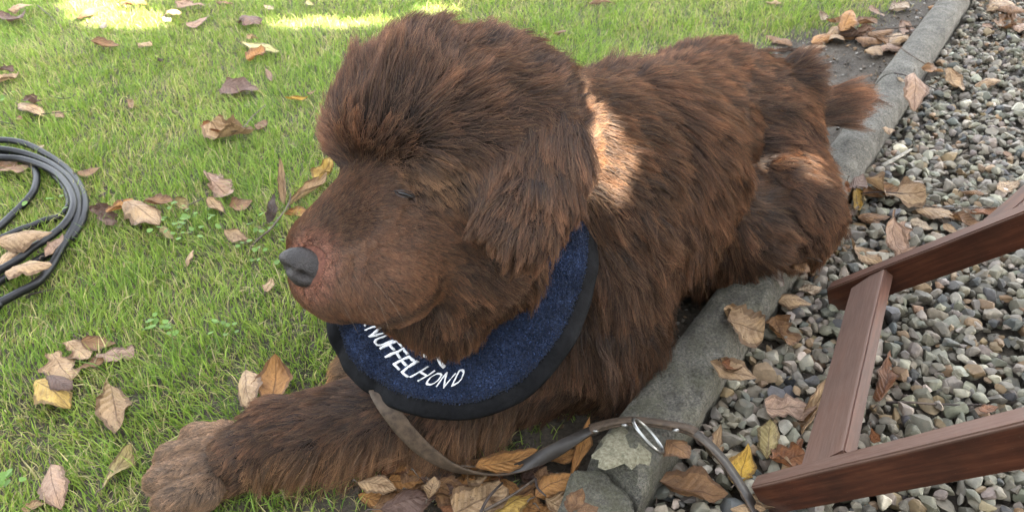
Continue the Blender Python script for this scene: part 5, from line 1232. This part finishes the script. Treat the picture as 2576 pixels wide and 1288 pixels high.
# low clover and weeds in the lawn
cvv, cff, ccc = [], [], []
for (x, y, nn, sp_) in ((600, 770, 22, 60), (700, 745, 14, 50), (560, 1120, 16, 40), (20, 1640, 8, 30), (880, 860, 12, 50), (900, 760, 10, 40), (180, 690, 5, 30), (30, 330, 4, 20), (760, 1120, 8, 40), (1070, 860, 10, 40)):
    for i in range(nn):
        c = GS(x+rng.normal(0, sp_), y+rng.normal(0, sp_*.5), .03) + np.array([0, 0, rng.uniform(-.006, .012)]); R = rng.uniform(.004, .007); a0 = rng.uniform(0, 6.28); tl = rng.normal(0, .3, 2)
        n0 = len(cvv); cvv.append(c)
        for j in range(10):
            a = a0 + j*.628; rr = R*(1+.12*math.sin(3*a)); cvv.append(c + np.array([rr*math.cos(a), rr*math.sin(a), rr*(tl[0]*math.cos(a)+tl[1]*math.sin(a)) + .001]))
        cff += [(n0, n0+1+j, n0+1+(j+1) % 10) for j in range(10)]; ccc += [np.array((.15, .26, .06))*rng.uniform(.8, 1.25)]*11
wd_ = link('clover', mesh_np('clover', np.array(cvv), np.array(cff), True, {'col': np.array(ccc)}), M['grass']); tag(wd_, 'round clover leaves low in the lawn', 'clover', kind='stuff')
# crumbs of leaf and soil between kerb and lawn
nc_ = 2600; x = rng.uniform(-.6, 2.0, nc_*6); y = rng.uniform(.45, 3.6, nc_*6); s_ = soil_amount(x, y); o_ = (kd(x, y) > KW) & (kd(x, y) < .75) & (rng.random(len(x)) < s_**2) & in_view(x, y, 100); x, y = x[o_][:nc_], y[o_][:nc_]
n = len(x); c = np.stack([x, y, rng.uniform(.002, .006, n)], 1); R = np.clip(rng.lognormal(math.log(.0042), .5, n), .0018, .014); R4 = rot(rng.uniform(0, 6.28, n), rng.normal(0, .5, n), rng.normal(0, .5, n))
V = np.einsum('nij,vj->nvi', R4, icoV2[:12]*np.array([1, .7, .35]))*R[:, None, None] + c[:, None]
ic, icf = ico(1); V = np.einsum('nij,vj->nvi', R4, ic*np.array([1, .7, .3]))*R[:, None, None] + c[:, None]; F = (icf[None] + (np.arange(n)*len(ic))[:, None, None]).reshape(-1, 3)
cpal = np.array([(.06, .045, .03), (.10, .085, .065), (.17, .11, .06), (.20, .185, .16), (.04, .03, .022)]); cc = np.repeat(cpal[rng.integers(0, 5, n)]*rng.uniform(.8, 1.3, (n, 1)), len(ic), axis=0)
cr = link('soil_crumbs', mesh_np('soil_crumbs', V.reshape(-1, 3), F, False, {'col': cc}), M['stone']); tag(cr, 'crumbs of soil and leaf along the kerb', 'crumbs', kind='stuff')

# ------------------------------------------------------------------ added unseen tree that blocks the sun over the dog
SV_ = np.array(SUN); ctr = np.array([.05, 1.75, .1]) + SV_*4.6
e1 = nrm(np.cross(SV_, [0, 0, 1.0])); e2 = np.cross(e1, SV_)
gaps = [  # holes cut into the crown to place sun patches: point lit, half sizes across and up, tilt
 (Q(1490, 335, 1.09), .022, .078, 0), (surf_at(2002, 415), .002, .030, .0), (GS(400, 65), .09, .13, .4), (GS(1165, 85), .03, .15, -.5), (GS(1480, 40), .06, .03, 0), (GS(330, 0), .10, .03, 0), ]
NL = TREEN
q = rng.normal(size=(NL, 3)); q = nrm(q)*rng.random((NL, 1))**(1/2.6); lp = ctr + e1*q[:, :1]*3.3 + e2*q[:, 1:2]*2.25 + SV_*q[:, 2:]*1.1
half = rng.uniform(.05, .085, NL); keepl = np.ones(NL, bool)
for (g, ra, rb, ti) in gaps:
    dv = lp-g; a = dv @ e1; b_ = dv @ e2; a2 = a*math.cos(ti)+b_*math.sin(ti); b2 = -a*math.sin(ti)+b_*math.cos(ti)
    keepl &= ((a2/(ra+half*.75))**2 + (b2/(rb+half*.75))**2) > 1
lp, half = lp[keepl], half[keepl]; n = len(lp)
ln1 = nrm(SV_*.9 + rng.normal(0, .55, (n, 3))); t1 = nrm(np.cross(ln1, rng.normal(size=(n, 3)))); t2 = np.cross(ln1, t1)
V = np.stack([lp-t1*half[:, None], lp-t2*(half*.62)[:, None]+ln1*.008, lp+t1*half[:, None], lp+t2*(half*.62)[:, None]+ln1*.008], 1).reshape(-1, 3); k4 = np.arange(n)[:, None]*4
F = np.concatenate([k4+np.array([[0, 1, 2]]), k4+np.array([[0, 2, 3]])], 1).reshape(-1, 3)
tbase = np.array([ctr[0]+.6, ctr[1]-.3, 0]); tree = empty('added_shade_tree', tuple(tbase)); tag(tree, 'unseen tree added to shade the dog, crown holes cut for sun patches', 'tree')
put_child('crown', mesh_np('crown', V, F, False), M['green'], tree)
tv, tf = tube(catmull([tbase + np.array([0, 0, -.2]), tbase + np.array([.05, 0, 1.2]), tbase + np.array([-.1, .1, 2.2]), ctr + np.array([.3, -.1, .2])], 6), np.linspace(.19, .07, 19), 12); put_child('trunk', mesh_py('trunk', tv, tf), M['bark'], tree)
for i in range(7):
    a = i*.9; e = ctr + e1*math.cos(a)*2.2 + e2*math.sin(a)*1.4; bv_, bf_ = tube(catmull([tbase + np.array([-.05, .05, 1.7+.12*i]), (tbase+e)/2 + np.array([0, 0, 1.0]), e], 6), np.linspace(.07, .02, 13), 8)
    keepb = all(np.min(np.linalg.norm(np.cross(catmull([tbase + np.array([-.05, .05, 1.7+.12*i]), (tbase+e)/2 + np.array([0, 0, 1.0]), e], 6)-g[0], SV_), axis=1)) > max(g[1], g[2])+.08 for g in gaps)
    if keepb: put_child('limb', mesh_py('limb', bv_, bf_), M['bark'], tree)

# ------------------------------------------------------------------ added unseen screen of leaves behind the camera, dims the ambient light
hb_ = np.array([-.2, -1.55, 0]); added_hedge = empty('added_hedge', tuple(hb_)); tag(added_hedge, 'unseen dark green leaf screen added to dim light from behind the camera', 'added_hedge')
n = 16000; lp = np.stack([rng.uniform(-4.2, 4.2, n), rng.uniform(-.38, .38, n), rng.uniform(.05, 2.3, n)], 1) + hb_; half = rng.uniform(.035, .06, n)
ln1 = nrm(rng.normal(0, 1, (n, 3))); t1 = nrm(np.cross(ln1, rng.normal(size=(n, 3)))); t2 = np.cross(ln1, t1)
V = np.stack([lp-t1*half[:, None], lp-t2*(half*.6)[:, None], lp+t1*half[:, None], lp+t2*(half*.6)[:, None]], 1).reshape(-1, 3); k4 = np.arange(n)[:, None]*4
put_child('foliage', mesh_np('foliage', V, np.concatenate([k4+np.array([[0, 1, 2]]), k4+np.array([[0, 2, 3]])], 1).reshape(-1, 3), False), M['green'], added_hedge)
for i in range(9):
    x = -4 + i; tv, tf = tube(catmull([hb_ + np.array([x, 0, -.05]), hb_ + np.array([x+.1, .05, .8]), hb_ + np.array([x-.05, -.05, 1.8])], 5), np.linspace(.04, .012, 11), 8); put_child('stem', mesh_py('stem', tv, tf), M['bark'], added_hedge)
